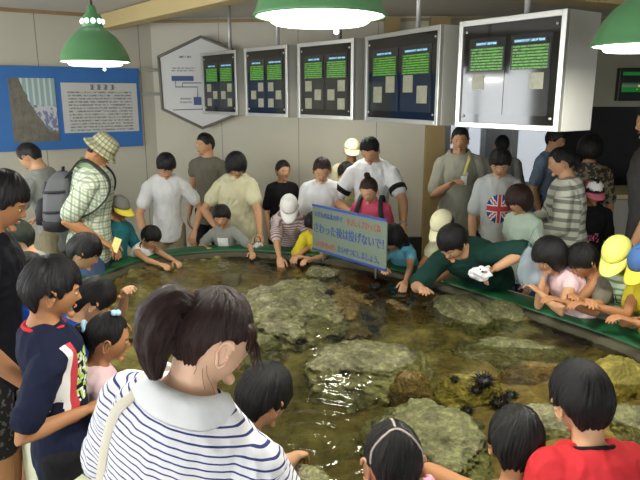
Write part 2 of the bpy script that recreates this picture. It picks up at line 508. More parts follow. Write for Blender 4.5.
def smoothstep(a, b, x):
    t = max(0, min(1, (x - a) / (b - a))); return t * t * (3 - 2 * t)
STY = {   # front el, side el, back el, thickness, end thickness, jag
    'short': (34, 4, -42, .085, .02, 6), 'bangs': (14, -6, -46, .11, .05, 7), 'boy': (20, -2, -44, .12, .05, 8),
    'bob': (10, -44, -62, .14, .12, 5), 'long': (18, -50, -72, .12, .10, 4), 'pulled': (36, 2, -36, .05, .015, 3), 'bush': (22, -20, -50, .22, .15, 8),
    'capped': (10, -6, -44, .05, .03, 6), 'cappedlong': (8, -40, -60, .07, .08, 4), 'woman': (30, 6, -34, .06, .02, 5)}
def hair(k, sp, mat):
    st = sp.get('hair', 'short'); fE, sE, bE, th, te, jag = STY[st]
    fE = sp.get('fringe', fE)
    H, c, M = k.H, k.hc, k.HM
    na, nt = (200, 30) if k.near else (80, 18)
    rs = random.Random(sp['id'] * 7 + 3)
    pole = V((0, -.34, .94)).normalized()
    bm = bmesh.new(); lay = bm.verts.layers.float_vector.new('rest')
    ph = rs.uniform(0, 50)
    def dirs(phi):
        # phi measured from the face forward
        a = abs(((phi + PI) % (2 * PI)) - PI)
        if a < PI * .5: e = fE + (sE - fE) * smoothstep(.62, 1.35, a)
        else: e = sE + (bE - sE) * smoothstep(PI * .58, PI * .80, a)
        e += jag * (noise.noise(V((math.cos(phi) * 6, math.sin(phi) * 6, ph))) + .6 * noise.noise(V((math.cos(phi) * 22, math.sin(phi) * 22, ph))))
        e = rad(e); az = phi
        return V((math.sin(az) * math.cos(e), math.cos(az) * math.cos(e), math.sin(e)))
    def hp_(d, r):
        a, b, cc = .345 * H, .43 * H, .5 * H
        p = V((a * d.x, b * d.y * (.97 if d.y > 0 else 1), cc * d.z))
        q = headpoint(d, H)
        kk = .0 if st in ('bob', 'long', 'bush', 'cappedlong') else .75
        p = p.lerp(q, kk if d.z < 0 else 0)
        return p + d * (r * H)
    outer, inner = [], []
    for i in range(na):
        phi = 2 * PI * i / na; e = dirs(phi); om = pole.angle(e)
        ro, ri = [], []
        for j in range(nt + 1):
            t = j / nt
            d = (pole * math.sin((1 - t) * om) + e * math.sin(t * om)) / math.sin(om)
            d.normalize()
            swirl = .9 * (1 - t) ** 2
            pn = V((math.cos(phi + swirl) * (9 + 2), math.sin(phi + swirl) * 11, t * 1.6 + ph))
            rg = noise.noise(pn) * .5 + noise.noise(pn * 3.1) * .35 + noise.noise(pn * 7) * .15
            amp = .030 * smoothstep(0, .3, t)
            r = th * (1 - t ** 3) + te * t ** 3 + rg * amp * (1.3 if k.near else 1)
            vv = bm.verts.new(c + M @ hp_(d, max(.012, r))); vv[lay] = V((phi, t, 0)); ro.append(vv)
            if j == nt or j == nt - 3 or j == nt - 7:
                vi = bm.verts.new(c + M @ hp_(d, -.015)); vi[lay] = V((phi, t, 0)); ri.append(vi)
        outer.append(ro); inner.append(ri)
    for i in range(na):
        a, b = outer[i], outer[(i + 1) % na]
        for j in range(nt): bm.faces.new((a[j], b[j], b[j + 1], a[j + 1]))
        ia, ib = inner[i], inner[(i + 1) % na]
        bm.faces.new((a[nt], b[nt], ib[2], ia[2])); bm.faces.new((ia[2], ib[2], ib[1], ia[1])); bm.faces.new((ia[1], ib[1], ib[0], ia[0]))
    bmesh.ops.remove_doubles(bm, verts=[o[0] for o in outer], dist=.01 * H)
    ho = link('hair', bm, mat, k.E); k.hair = ho
    for t in sp.get('tails', []):
        bt = bmesh.new(); lay = bt.verts.layers.float_vector.new('rest')
        pts = bez([c + M @ (V(p) * H) for p in t['pts']], 8); n = len(pts); r = []
        rr = t['r']
        for i in range(n):
            f = i / (n - 1) * (len(rr) - 1); a = int(f); r.append((rr[a] + (rr[min(a + 1, len(rr) - 1)] - rr[a]) * (f - a)) * H)
        fr = frames(pts); m = 64 if k.near else 20; rings = []
        for i in range(n):
            ring = []
            for j in range(m):
                an = 2 * PI * j / m; q = V((math.cos(an) * 5, math.sin(an) * 5, i * .08 + ph))
                rg = 1 + .16 * noise.noise(q) + .12 * noise.noise(q * 3.3)
                vv = bt.verts.new(pts[i] + (fr[i][1] * math.cos(an) + fr[i][2] * math.sin(an)) * r[i] * rg); vv[lay] = V((an, i / n * 1.5, 3)); ring.append(vv)
            rings.append(ring)
        for a, b in zip(rings, rings[1:]):
            for j in range(m): bt.faces.new((a[j], a[(j + 1) % m], b[(j + 1) % m], b[j]))
        bt.faces.new(rings[0][::-1]); bt.faces.new(rings[-1])
        to = link('ponytail', bt, mat, ho)
        if 'tie' in t:
            b2 = bmesh.new(); q = pts[1]; tt, xx, yy = fr[1]; R0 = r[1] * 1.05 + .012 * H
            ring = [q + (xx * math.cos(a * PI / 12) + yy * math.sin(a * PI / 12)) * R0 for a in range(25)]
            tube(b2, ring, [t.get('tr', .05) * H * (1 + .25 * math.sin(a * 2.1)) for a in range(25)], 8)
            link('hair_tie', b2, plain('hair_tie_' + t['tiename'], t['tie'], .7), ho)

def shirt(k, sp, w, fat, sw, X):
    S_ = sp['shirt']; h = k.h; ease = S_.get('ease', .012 + .004 * h) * .62
    bm = bmesh.new()
    top = S_.get('top', 1.0)
    secs = torso_secs(k, fat, w, ease, S_.get('hem', -.20), 1.0 if top >= 1 else top, hem=S_.get('flare', .006), belly=sp.get('belly', 0))
    if top >= 1:
        X1, F1, U1 = k.fr(1.0); secs[-1] = (secs[-1][0] + U1 * 0, X1 * (.062 * h + ease), F1 * (.045 * h + ease))
        secs.append((k.spine(1.035) - F1 * .004 * h, X1 * .050 * h, F1 * .043 * h))
    if S_.get('hemlow'):
        q = secs[0]; dz = V((0, 0, -S_['hemlow'])); secs.insert(0, (q[0] + dz, q[1] * S_.get('skirt', 1.05), q[2] * S_.get('skirt', 1.05)))
    loft(bm, secs, 24)
    ar = (1.0 if sp.get('sex') == 'm' else .92) * (1 + (fat - 1) * .5)
    sl = S_.get('sleeve', .62); segs = []
    for s in (-1, 1):
        Sj, E, Wr, kind, opt = k.arm[s]
        if sl > 0:
            if sl <= 1: pts = [Sj, Sj.lerp(E, sl * .4), Sj.lerp(E, sl)]; rr = [.0335, .0315, .0315]
            else: pts = [Sj, Sj.lerp(E, .5), E, E.lerp(Wr, (sl - 1) * .5), E.lerp(Wr, sl - 1)]; rr = [.036, .032, .0265, .025, .021]
            e2 = ease * S_.get('sl_ease', 1.0)
            tube(bm, pts, [r * h * ar + e2 for r in rr], 14, cap=True)
            tube(bm, [k.spine(.93) + X * s * sw * .45, k.spine(.945).lerp(Sj, .85)], [.034 * h + ease, .034 * h * ar + ease * .8], 12)
            segs.append((s, Sj, E, Wr))
    me = remesh(bm, .007 if k.near else .010, 4)
    # garment coordinates and folds
    att = me.attributes.new('rest', 'FLOAT_VECTOR', 'POINT')
    SS = [(-.35 + i * .05, k.spine(-.35 + i * .05)) for i in range(30)]
    nz = sp['id'] * 3.7; data = []
    me.calc_loop_triangles() if False else None
    nrm = [v.normal.copy() for v in me.vertices]
    for v_, nn in zip(me.vertices, nrm):
        p = v_.co.copy(); best = None
        for s, Sj, E, Wr in segs:
            ab = E - Sj; t = (p - Sj).dot(ab) / ab.dot(ab)
            X_ = k.fr(.9)[0]
            if (p - Sj).dot(X_) * s > .012 * h - max(0, (Sj - p).z) * .35 or t > .55:
                d = (p - Sj - ab * max(0, min(1.0, t))).length
                if d < .075 * h + ease and t > -.2: best = (s, t * ab.length, Sj)
        if best and best[1] > .10 * .172 * h: r = V((best[0] * 5 + (p - best[2]).dot(k.fr(.9)[1]), 0, -best[1] + .9 * k.T))
        else:
            dd = min(SS, key=lambda q: (q[1] - p).length_squared); s = dd[0]; Xs, Fs, Us = k.fr(s); o = p - dd[1]
            r = V((o.dot(Xs), o.dot(Fs), s * k.T + o.dot(Us)))
        data.extend(r)
        q = V((p.x * 13 + nz, p.y * 13, p.z * 8)); q2 = q + V((noise.noise(q * .6) * 1.5, 0, noise.noise(q * .5 + V((9, 0, 0))) * 2)); f = (.5 - abs(noise.noise(q2))) * .010 + noise.noise(V((p.x * 30, p.y * 30, p.z * 14 + nz))) * .003
        v_.co = p + nn * f * (1.2 if h > 1.3 else .8)
    att.data.foreach_set('vector', data)
    so = link(S_.get('name', 'shirt'), me, S_['mat'], k.E); k.shirt = so; k.shirtme = me
    bvh = BVHTree.FromPolygons([v_.co.copy() for v_ in me.vertices], [p.vertices[:] for p in me.polygons]); k.bvh = bvh
    if sl > 0 and S_.get('cuff'):
        for s, Sj, E, Wr in segs:
            b = bmesh.new(); q = (E - Sj)
            a0 = Sj + q * (sl - .12); a1 = Sj + q * (sl + .03); rr = .034 * h * ar + ease * 1.15 + .003
            tube(b, [a0, a0.lerp(a1, .5), a1], [rr, rr, rr], 18, cap=False)
            link('sleeve_band', b, S_['cuff'], so)
    cl = S_.get('collar')
    if cl:
        kind, cm = cl; b = bmesh.new(); X1, F1, U1 = k.fr(1.0); c0 = k.spine(1.03)
        if kind == 'crew':
            ring = [c0 + X1 * .050 * h * math.cos(a) + F1 * .043 * h * math.sin(a) + U1 * (-.002 - .006 * math.sin(a)) * h for a in [i * PI / 14 for i in range(29)]]
            tube(b, ring, .0065 * h, 8, flat=.8)
        else:      # folded collar: stands up at the neck and falls over the shoulders
            n = 40; rings = []
            for f, rr, zz in ((0, .044, -.01), (.4, .043, .020), (.6, .046, .027), (.8, .055, .014), (1, .067, -.004), (.95, .064, -.011), (.6, .050, .010), (0, .040, -.012)):
                ring = []
                for i in range(n + 1):
                    a = PI * .5 + .16 + (2 * PI - .32) * i / n
                    dn = 1 + .35 * max(0, math.sin(a)) * f; wv = 1 + .05 * math.sin(a * 5) * f
                    ring.append(b.verts.new(c0 + X1 * (rr * 1.12 * h * math.cos(a) * wv) + F1 * (rr * h * math.sin(a)) + U1 * (zz * h - (.028 * h * max(0, math.sin(a)) * dn)) * 1))
                rings.append(ring)
            for A, B in zip(rings, rings[1:] + rings[:1]):
                for i in range(n): b.faces.new((A[i], A[i + 1], B[i + 1], B[i]))
            b.faces.new([r[0] for r in rings]); b.faces.new([r[-1] for r in rings][::-1])
        link('collar', b, cm, so)
def decal(k, name, cells, x0, x1, z0, z1, nx, nz, mats, back=False, off=.003):
    """printed patch laid on the garment; cells(i,j)->material index or None"""
    bm = bmesh.new(); g = {}
    for i in range(nx + 1):
        for j in range(nz + 1):
            x = x0 + (x1 - x0) * i / nx; z = z0 + (z1 - z0) * j / nz; s = z / k.T
            Xs, Fs, Us = k.fr(s); sg = -1 if back else 1
            o = k.spine(s) + Xs * x + Fs * (.5 * sg)
            hit = k.bvh.ray_cast(o, -Fs * sg)
            if hit[0] is not None: g[i, j] = bm.verts.new(hit[0] + Fs * sg * off)
    for i in range(nx):
        for j in range(nz):
            m = cells(i, j)
            if m is None: continue
            q = [g.get(t) for t in ((i, j), (i + 1, j), (i + 1, j + 1), (i, j + 1))]
            if None in q: continue
            f = bm.faces.new(q); f.material_index = m
    bmesh.ops.delete(bm, geom=[v for v in bm.verts if not v.link_faces], context='VERTS')
    if len(bm.faces): return link(name, bm, mats, k.shirt)
def pants(k, sp, w, fat):
    P = sp.get('pants', {}); h = k.h; ln = P.get('len', .55); mat = P.get('mat') or fabric('denim', srgb(62, 76, 108))
    bm = bmesh.new()
    secs = torso_secs(k, fat, w, .004 * h + .007, None, .31); loft(bm, secs, 18)
    for s in (-1, 1):
        hipj = V((s * .048 * h, 0, k.hipz)); foot = V((s * .062 * h, 0, .045 * h)); kn = hipj.lerp(foot, .5) + V((0, .012 * h + .3 * (k.hipz < .45 * h), 0))
        path = [hipj + V((0, 0, -.01 * h)), hipj.lerp(kn, .5), kn, kn.lerp(foot, .45), foot]
        n = 3 if ln < .7 else 5
        if ln < .7: path[2] = kn
        rr = [.060, .056, .050 if ln < .7 else .044, .040, .036]
        tube(bm, [path[0] + V((0, 0, .035 * h))] + path[:n], [x * h * fat + .003 for x in [.060] + rr[:n]], 14, cap=False); ell(bm, path[0] + V((0, 0, .012 * h)), (.062 * h * fat, .062 * h * fat, .062 * h * fat))
    if P.get('skirt'):
        c = V((0, 0, k.hipz)); loft(bm, [(c + V((0, 0, z * h)), V((r * h, 0, 0)), V((0, r * .8 * h, 0))) for z, r in ((.03, .09), (-.08, .125), (-.22, .15))], 20)
    link('trousers' if ln >= .7 else ('skirt' if P.get('skirt') else 'shorts'), remesh(bm, .012, 3), mat, k.E)
    for s in (-1, 1):
        b = bmesh.new(); f = V((s * .062 * h, 0, 0))
        loft(b, [(f + V((0, y * h, z * h)), V((wd * h, 0, 0)), V((0, .15 * hh * h, hh * h))) for y, wd, z, hh in
                 ((-.040, .012, .024, .012), (-.034, .026, .028, .024), (0, .030, .030, .029), (.05, .031, .024, .022), (.09, .030, .018, .016), (.112, .018, .014, .010))], 14)
        link('shoe', b, plain('shoe_grey', srgb(84, 82, 84), .7), k.E)
def hat(k, sp):
    T = sp['hat']; H, c, M = k.H, k.hc, k.HM; kind = T['kind']
    tilt = Matrix.Rotation(rad(T.get('tilt', -6)), 3, 'X'); Q = M @ tilt; sc = T.get('s', 1.0)
    A, B, C = .385 * H * sc, .475 * H * sc, .50 * H * sc; base = .13 * H
    b = bmesh.new(); n = 48; rings = []
    prof = [(0, 1.0), (.25, .97), (.5, .87), (.72, .70), (.88, .47), (.97, .24), (1.0, .04)] if kind != 'bucket' else [(0, 1.0), (.35, .95), (.7, .87), (.93, .76), (1.0, .6), (1.02, .3), (1.03, .04)]
    for z, r in prof:
        rings.append([b.verts.new(c + Q @ V((A * r * math.cos(a), B * r * math.sin(a) - .01 * H, base + z * C * .86))) for a in [2 * PI * i / n for i in range(n)]])
    for z, r in reversed(prof):
        rings.append([b.verts.new(c + Q @ V((A * r * .95 * math.cos(a), B * r * .95 * math.sin(a) - .01 * H, base + z * C * .83))) for a in [2 * PI * i / n for i in range(n)]])
    fs = []
    for q, (R0, R1) in enumerate(zip(rings, rings[1:] + rings[:1])):
        for i in range(n):
            f = b.faces.new((R0[i], R0[(i + 1) % n], R1[(i + 1) % n], R1[i]))
            if T.get('mat2') and q < 7:
                an = (i + .5) / n * 2 * PI
                if T.get('front') and not (PI * .12 < an < PI * .88): f.material_index = 1
    b.faces.ensure_lookup_table()
    lay = b.verts.layers.float_vector.new('rest')
    for v_ in b.verts:
        q = Q.transposed() @ (v_.co - c); v_[lay] = V((math.atan2(q.y, q.x) * A, 0, q.z))
    mats = [T['mat']] + ([T['mat2']] if T.get('mat2') else [])
    ho = link('sun_hat' if kind == 'bucket' else 'cap', b, mats, k.E)
    b = bmesh.new()
    if kind == 'bucket':
        rr = [(1.0, 0.02), (1.2, -.07), (1.42, -.17), (1.43, -.19), (1.2, -.10), (.96, 0)]; R = []
        for r, z in rr: R.append([b.verts.new(c + Q @ V((A * r * math.cos(a) * 1.0, B * (r * .97) * math.sin(a) - .01 * H, base + z * H + .02 * H * math.sin(3 * a)))) for a in [2 * PI * i / n for i in range(n)]])
        for R0, R1 in zip(R, R[1:] + R[:1]):
            for i in range(n): b.faces.new((R0[i], R0[(i + 1) % n], R1[(i + 1) % n], R1[i]))
        lay = b.verts.layers.float_vector.new('rest')
        for v_ in b.verts:
            q = Q.transposed() @ (v_.co - c); v_[lay] = V((math.atan2(q.y, q.x) * A, 0, q.z))
    else:
        bl = T.get('brim', .36) * H; n2 = 18; top, bot = [], []
        for j in range(5):
            f = j / 4; ra, rb = [], []
            for i in range(n2 + 1):
                a = PI * (.06 + .88 * i / n2); ex = (math.sin(a) ** .75) * bl * f
                p = V((A * (1.0 + .02 * f) * math.cos(a), B * math.sin(a) - .01 * H + ex, base + .01 * H - ex * .35 - .12 * H * f * math.cos(a) ** 2))
                ra.append(b.verts.new(c + Q @ p)); rb.append(b.verts.new(c + Q @ (p - V((0, 0, .022 * H)))))
            top.append(ra); bot.append(rb)
        for G in (top, bot):
            for r0, r1 in zip(G, G[1:]):
                for i in range(n2): b.faces.new((r0[i], r0[i + 1], r1[i + 1], r1[i]))
        for i in range(n2):
            b.faces.new((top[4][i], top[4][i + 1], bot[4][i + 1], bot[4][i])); b.faces.new((top[0][i], bot[0][i], bot[0][i + 1], top[0][i + 1]))
        for i in (0, n2):
            for j in range(4): b.faces.new((top[j][i], top[j + 1][i], bot[j + 1][i], bot[j][i]))
        b2 = bmesh.new(); ell(b2, c + Q @ V((0, -.01 * H, base + C * .875)), (.03 * H, .03 * H, .018 * H), Q); link('cap_button', b2, T['mat'], ho)
    link('brim', b, T.get('brimmat') or T['mat'], ho)
def backpack(k, label, cloth, trim, size=1.0, group=None):
    h = k.h; X, F, U = k.fr(.6); c = k.spine(.55) - F * (.075 * h + .10 * size)
    Mx = Matrix((X, F, U)).transposed()
    E0 = empty('backpack', k.l2w(c), k.E.rotation_euler.z); tag(E0, label, 'backpack', group)
    def L(x, y, z): return Mx @ (V((x, y, z)) * size)
    b = bmesh.new()
    loft(b, [(L(0, y, z), L(wd, 0, 0), L(0, dp, 0)) for y, z, wd, dp in ((0, -.235, .10, .06), (0, -.225, .14, .085), (0, -.12, .155, .105), (0, .05, .15, .10), (.01, .16, .13, .085), (.025, .22, .09, .055), (.03, .24, .04, .03))], 24, pw=.6)
    link('pack_body', b, cloth, E0)
    b = bmesh.new(); loft(b, [(L(0, y, z), L(wd, 0, 0), L(0, dp, 0)) for y, z, wd, dp in ((-.10, -.20, .08, .02), (-.105, -.19, .11, .045), (-.11, -.08, .115, .05), (-.10, .0, .10, .04), (-.095, .015, .07, .02))], 20, pw=.6)
    link('front_pocket', b, trim, E0)
    b = bmesh.new(); tube(b, [L(-.03, .03, .235), L(-.02, .03, .27), L(.02, .03, .27), L(.03, .03, .235)], .008 * size, 8); link('grab_loop', b, trim, E0)
    b = bmesh.new(); loft(b, [(L(0, y, z), L(wd, 0, 0), L(0, dp, 0)) for y, z, wd, dp in ((0, -.238, .12, .07), (0, -.228, .148, .092), (0, -.16, .160, .108), (0, -.15, .157, .104))], 24, pw=.6); link('bottom_panel', b, trim, E0)
    for zz in (-.09, .07):
        for s in (-1, 1):
            b = bmesh.new(); ribbon(b, bez([L(s * .10, -.095, zz), L(s * .15, -.06, zz + .01), L(s * .158, .02, zz + .02), L(s * .14, .08, zz + .03)], 4), .022 * size, .006, V((0, 0, 1))); link('compression_strap', b, trim, E0)
    b = bmesh.new(); loft(b, [(L(0, y, z), L(wd, 0, 0), L(0, dp, 0)) for y, z, wd, dp in ((-.07, .06, .09, .02), (-.075, .075, .10, .03), (-.06, .15, .09, .03), (-.05, .165, .06, .015))], 20, pw=.6); link('top_pocket', b, trim, E0)
    b = bmesh.new(); tube(b, [L(-.12, -.06, .06), L(-.05, -.10, .12), L(.05, -.10, .12), L(.12, -.06, .06)], .004, 6); link('zip', b, plain('zip_metal', srgb(150, 150, 150), .35, .8), E0)
    inv = lambda p: p - c
    for s in (-1, 1):
        X9, F9, U9 = k.fr(.95)
        pts = [inv(c + L(s * .06, .06, .19)), inv(k.spine(.96) + X9 * (s * .062 * h) - F9 * .068 * h), inv(k.spine(1.0) + X9 * (s * .060 * h) + U9 * .030 * h - F9 * .02 * h + V((0, 0, .012))),
               inv(k.spine(.93) + X9 * (s * .068 * h) + F9 * .072 * h + V((0, 0, .01))), inv(k.spine(.72) + X * (s * .086 * h) + F * .085 * h), inv(k.spine(.5) + X * (s * .115 * h) + F * .03 * h), inv(c + L(s * .13, .07, -.16))]
        b = bmesh.new(); ribbon(b, bez(pts, 6), .05 * size, .014, X); link('shoulder_strap', b, trim, E0)
    return E0
# ------------------------------------------------------------ room
def quad(bm, pts):
    f = bm.faces.new([bm.verts.new(V(p)) for p in pts]); return f
def wallbox(x0, y0, x1, y1, z0, z1, th=.1):
    bm = bmesh.new(); d = V((x1 - x0, y1 - y0, 0)); L = d.length; d.normalize(); nn = V((-d.y, d.x, 0))
    M = Matrix((d, nn, V((0, 0, 1)))).transposed()
    box(bm, V(((x0 + x1) / 2, (y0 + y1) / 2, (z0 + z1) / 2)) + nn * th / 2, (L, th, z1 - z0), M); return bm
def wall_mat():
    n = N('painted_wall'); tc = n.n('ShaderNodeTexCoord'); sp = n.n('ShaderNodeSeparateXYZ'); n.l(tc.outputs['Object'], sp.inputs[0])
    f = n.noise(1.3, 4)
    base = n.mix(f, srgb(188, 184, 168), srgb(204, 200, 184))
    seam = n.math('LESS_THAN', n.math('FRACT', n.math('ADD', n.math('DIVIDE', sp.outputs[0], .91), .28)), .009)
    n.set(.75, 0, .3, n.mix(seam, base, srgb(140, 136, 124))); return n.m
WALL = wall_mat()
CEIL = plain('ceiling_board', srgb(196, 192, 182), .9, var=.05)
struct('wall_left', wallbox(-4.9, 5.55, -1.95, 7.491, 0, 3.3), WALL)
struct('wall_back', wallbox(-1.95, 7.491, 1.42, 7.30, 0, 3.3), WALL)
bm = wallbox(1.42, 7.30, 6.4, 7.30, 2.03, 3.3)
struct('wall_header', bm, plain('header_paint', srgb(150, 150, 132), .8, var=.04))
struct('wall_far', wallbox(1.42, 9.4, 6.4, 9.4, 0, 3.3), plain('grey_paint', srgb(150, 152, 146), .8, var=.05))
struct('wall_passage', wallbox(1.32, 9.4, 1.32, 7.42, 0, 3.3), plain('grey_paint', srgb(150, 152, 146), .8))
struct('wall_right', wallbox(6.4, 9.5, 6.4, -3.5, 0, 3.3), plain('grey_paint', srgb(150, 152, 146), .8))
struct('wall_front', wallbox(6.4, -3.5, -4.9, -3.5, 0, 3.3), WALL)
# window wall on the left, with real openings
bm = bmesh.new()
WY = [(-2.6, -1.0), (-.6, 1.0), (1.4, 3.0), (3.4, 5.0)]
box(bm, (-4.95, 1.05, .45), (.1, 9.2, .9)); box(bm, (-4.95, 1.05, 2.95), (.1, 9.2, .7))
ys = [-3.55] + [y for w in WY for y in w] + [5.65]
for i in range(0, len(ys), 2): box(bm, (-4.95, (ys[i] + ys[i + 1]) / 2, 1.75), (.1, ys[i + 1] - ys[i], 1.7))
struct('wall_window_side', bm, WALL)
DAY = emis('daylight_pane', (.95, .98, 1, 1), 13)
wf = plain('window_alu', srgb(190, 192, 190), .4, .6)
def window(n, x, y0, y1, z0, z1, mat):
    t = empty('window_%d' % n, (x, (y0 + y1) / 2, z0)); t['kind'] = 'structure'
    W, Hh = y1 - y0, z1 - z0; b = bmesh.new()
    for yy in (-W / 2 + .03, 0, W / 2 - .03): box(b, (0, yy, Hh / 2), (.06, .05, Hh))
    for zz in (.03, Hh - .03): box(b, (0, 0, zz), (.06, W, .05))
    link('window_frame', b, wf, t, False)
    b = bmesh.new()
    for s in (-1, 1): box(b, (-.0, s * W / 4, Hh / 2), (.01, W / 2 - .06, Hh - .1))
    link('pane', b, mat, t, False)
for i, (a, b_) in enumerate(WY): window(i + 1, -4.93, a, b_, .9, 2.6, DAY)
# windows behind the photographer
for i, xc in enumerate((-2.6, 0.0, 2.6)):
    t = empty('window_%d' % (i + 5), (xc, -3.46, .9)); t['kind'] = 'structure'
    b = bmesh.new()
    for xx in (-.87, 0, .87): box(b, (xx, 0, .75), (.05, .06, 1.5))
    for zz in (.03, 1.47): box(b, (0, 0, zz), (1.8, .06, .05))
    link('window_frame', b, wf, t, False)
    b = bmesh.new(); box(b, (0, 0, .75), (1.74, .01, 1.44)); link('pane', b, DAY, t, False)
bm = bmesh.new(); box(bm, (.75, 3.0, 3.17), (11.4, 13.2, .3)); struct('ceiling', bm, CEIL)
bm = bmesh.new(); box(bm, (.75, 3.0, -.05), (11.4, 13.2, .1)); struct('floor', bm, plain('floor_vinyl', srgb(120, 112, 98), .5, var=.1, scale=3))
BEAM = plain('beam_wood', srgb(196, 176, 124), .6, var=.08, scale=2)
def beam(n, a, b_, w, hgt, zb):
    a, b_ = V(a), V(b_); d = b_ - a; L = d.length; d.normalize(); nn = V((-d.y, d.x, 0)); M = Matrix((d, nn, V((0, 0, 1)))).transposed()
    bm = bmesh.new(); box(bm, V(((a.x + b_.x) / 2, (a.y + b_.y) / 2, zb + hgt / 2)), (L, w, hgt), M, .008); struct('trim_%d' % n, bm, BEAM)
beam(1, (-2.42, 7.25, 0), (.55, 3.6, 0), .16, .15, 2.86)
beam(2, (.55, 4.42, 0), (4.2, 6.15, 0), .22, .17, 2.85)
CORN = plain('brown_moulding', srgb(150, 124, 88), .6)
bm = wallbox(-4.88, 5.50, -1.96, 7.42, 2.985, 3.02, .03); struct('trim_3', bm, CORN)
bm = wallbox(-1.93, 7.445, 1.42, 7.255, 2.965, 2.995, .03); struct('trim_4', bm, CORN)
bm = wallbox(1.43, 7.255, 6.3, 7.255, 2.965, 2.995, .03); struct('trim_8', bm, CORN)
def px_post(n, u0, u1, Y, z0, z1, mat, dy=.12):
    a, b_ = atd(u0, 100, Y), atd(u1, 100, Y); bm = bmesh.new(); box(bm, ((a.x + b_.x) / 2, Y, (z0 + z1) / 2), (b_.x - a.x, dy, z1 - z0)); struct('trim_%d' % n, bm, mat)
OCH = plain('ochre_post', srgb(160, 138, 92), .6)
px_post(5, 427, 446, 7.25, 0, 3.0, OCH)
px_post(6, 383, 398, 7.27, 2.2, 3.0, OCH, .08)
bm = bmesh.new(); box(bm, (1.14, 7.26, .25), (.5, .05, .5)); o = struct('baseboard_back', bm, plain('dark_base', srgb(46, 44, 42), .6))
# glazed white doors to the lit passage, right of the post
WHT = plain('white_frame', srgb(222, 224, 224), .4, var=.03)
GL = emis('lit_glass', (.86, .92, 1, 1), .75)
def gdoor(n, u0, u1, Y, panes):
    a, b_ = atd(u0, 150, Y), atd(u1, 150, Y); W = b_.x - a.x
    t = empty('door_%d' % n, ((a.x + b_.x) / 2, Y, 0)); t['kind'] = 'structure'
    b = bmesh.new()
    for i in range(panes + 1): box(b, (-W / 2 + W * i / panes, 0, 1.15), (.07, .07, 2.3))
    for z in (.05, 1.0, 2.28): box(b, (0, 0, z), (W, .06, .09))
    link('door_frame', b, WHT, t, False)
    b = bmesh.new(); box(b, (0, .01, .52), (W - .05, .03, .88)); link('lower_panel', b, WHT, t, False)
    b = bmesh.new(); box(b, (0, .01, 1.64), (W - .05, .012, 1.2)); link('pane', b, GL, t, False)
    b = bmesh.new(); tube(b, [(W * .1, -.07, 1.0), (W * .1, -.07, 1.25)], .012, 8); link('door_handle', b, wf, t)
gdoor(1, 447, 482, 8.7, 2)
gdoor(2, 514, 552, 8.2, 1)
DK = plain('dark_paint', srgb(52, 52, 54), .7)
px_post(7, 482, 514, 8.75, 0, 2.6, plain('grey_panel', srgb(168, 168, 166), .7), .06)
a = atd(556, 150, 8.3)
bm = bmesh.new(); box(bm, ((a.x + 6.3) / 2, 9.2, 1.5), (6.3 - a.x, .1, 3)); struct('wall_dark_recess', bm, DK)
bm = bmesh.new(); box(bm, (a.x, 8.75, 1.5), (.06, .9, 3)); struct('wall_dark_side', bm, DK)
# low counter at the right
c0 = atd(606, 196, 6.6)
t = empty('counter', (c0.x + 1.1, 6.9, 0)); tag(t, 'low grey service counter with cream top at the right edge', 'counter')
b = bmesh.new(); box(b, (0, 0, c0.z / 2 - .02), (2.2, .6, c0.z - .04), None, .005); link('counter_front', b, plain('counter_grey', srgb(186, 186, 178), .6), t, False)
b = bmesh.new(); box(b, (0, -.02, c0.z), (2.26, .7, .05), None, .008); link('counter_top', b, plain('counter_cream', srgb(206, 194, 150), .5), t, False)
# small screen on the header wall
a = atd(619, 68, 7.25); b1 = atd(660, 101, 7.25); w_, h_ = b1.x - a.x, a.z - b1.z
t = empty('television', ((a.x + b1.x) / 2, 7.255, (a.z + b1.z) / 2)); tag(t, 'small black television with dark aquarium picture on the upper right wall', 'television')
b = bmesh.new(); box(b, (0, 0, 0), (w_, .08, h_), None, .01); link('casing', b, plain('black_plastic', srgb(28, 28, 30), .4), t, False)
n = N('aquarium_picture'); f = n.noise(6, 4); tc = n.n('ShaderNodeTexCoord'); sp = n.n('ShaderNodeSeparateXYZ'); n.l(tc.outputs['Object'], sp.inputs[0])
band = n.math('FRACT', n.math('MULTIPLY_ADD', sp.outputs[2], 5.5, .45))
cc = n.ramp(band, [(0, srgb(20, 120, 50)), (.25, srgb(24, 110, 40)), (.36, srgb(90, 120, 90)), (.6, srgb(16, 20, 24)), (1, srgb(12, 14, 16))])
cc = n.mix(n.math('GREATER_THAN', f, .62), cc, srgb(230, 214, 150)); n.set(.3, 0, .5, cc); n.l(cc, n.b.inputs['Emission Color']); n.b.inputs['Emission Strength'].default_value = .6
b = bmesh.new(); box(b, (0, -.043, 0), (w_ * .86, .006, h_ * .76)); link('screen', b, n.m, t, False)

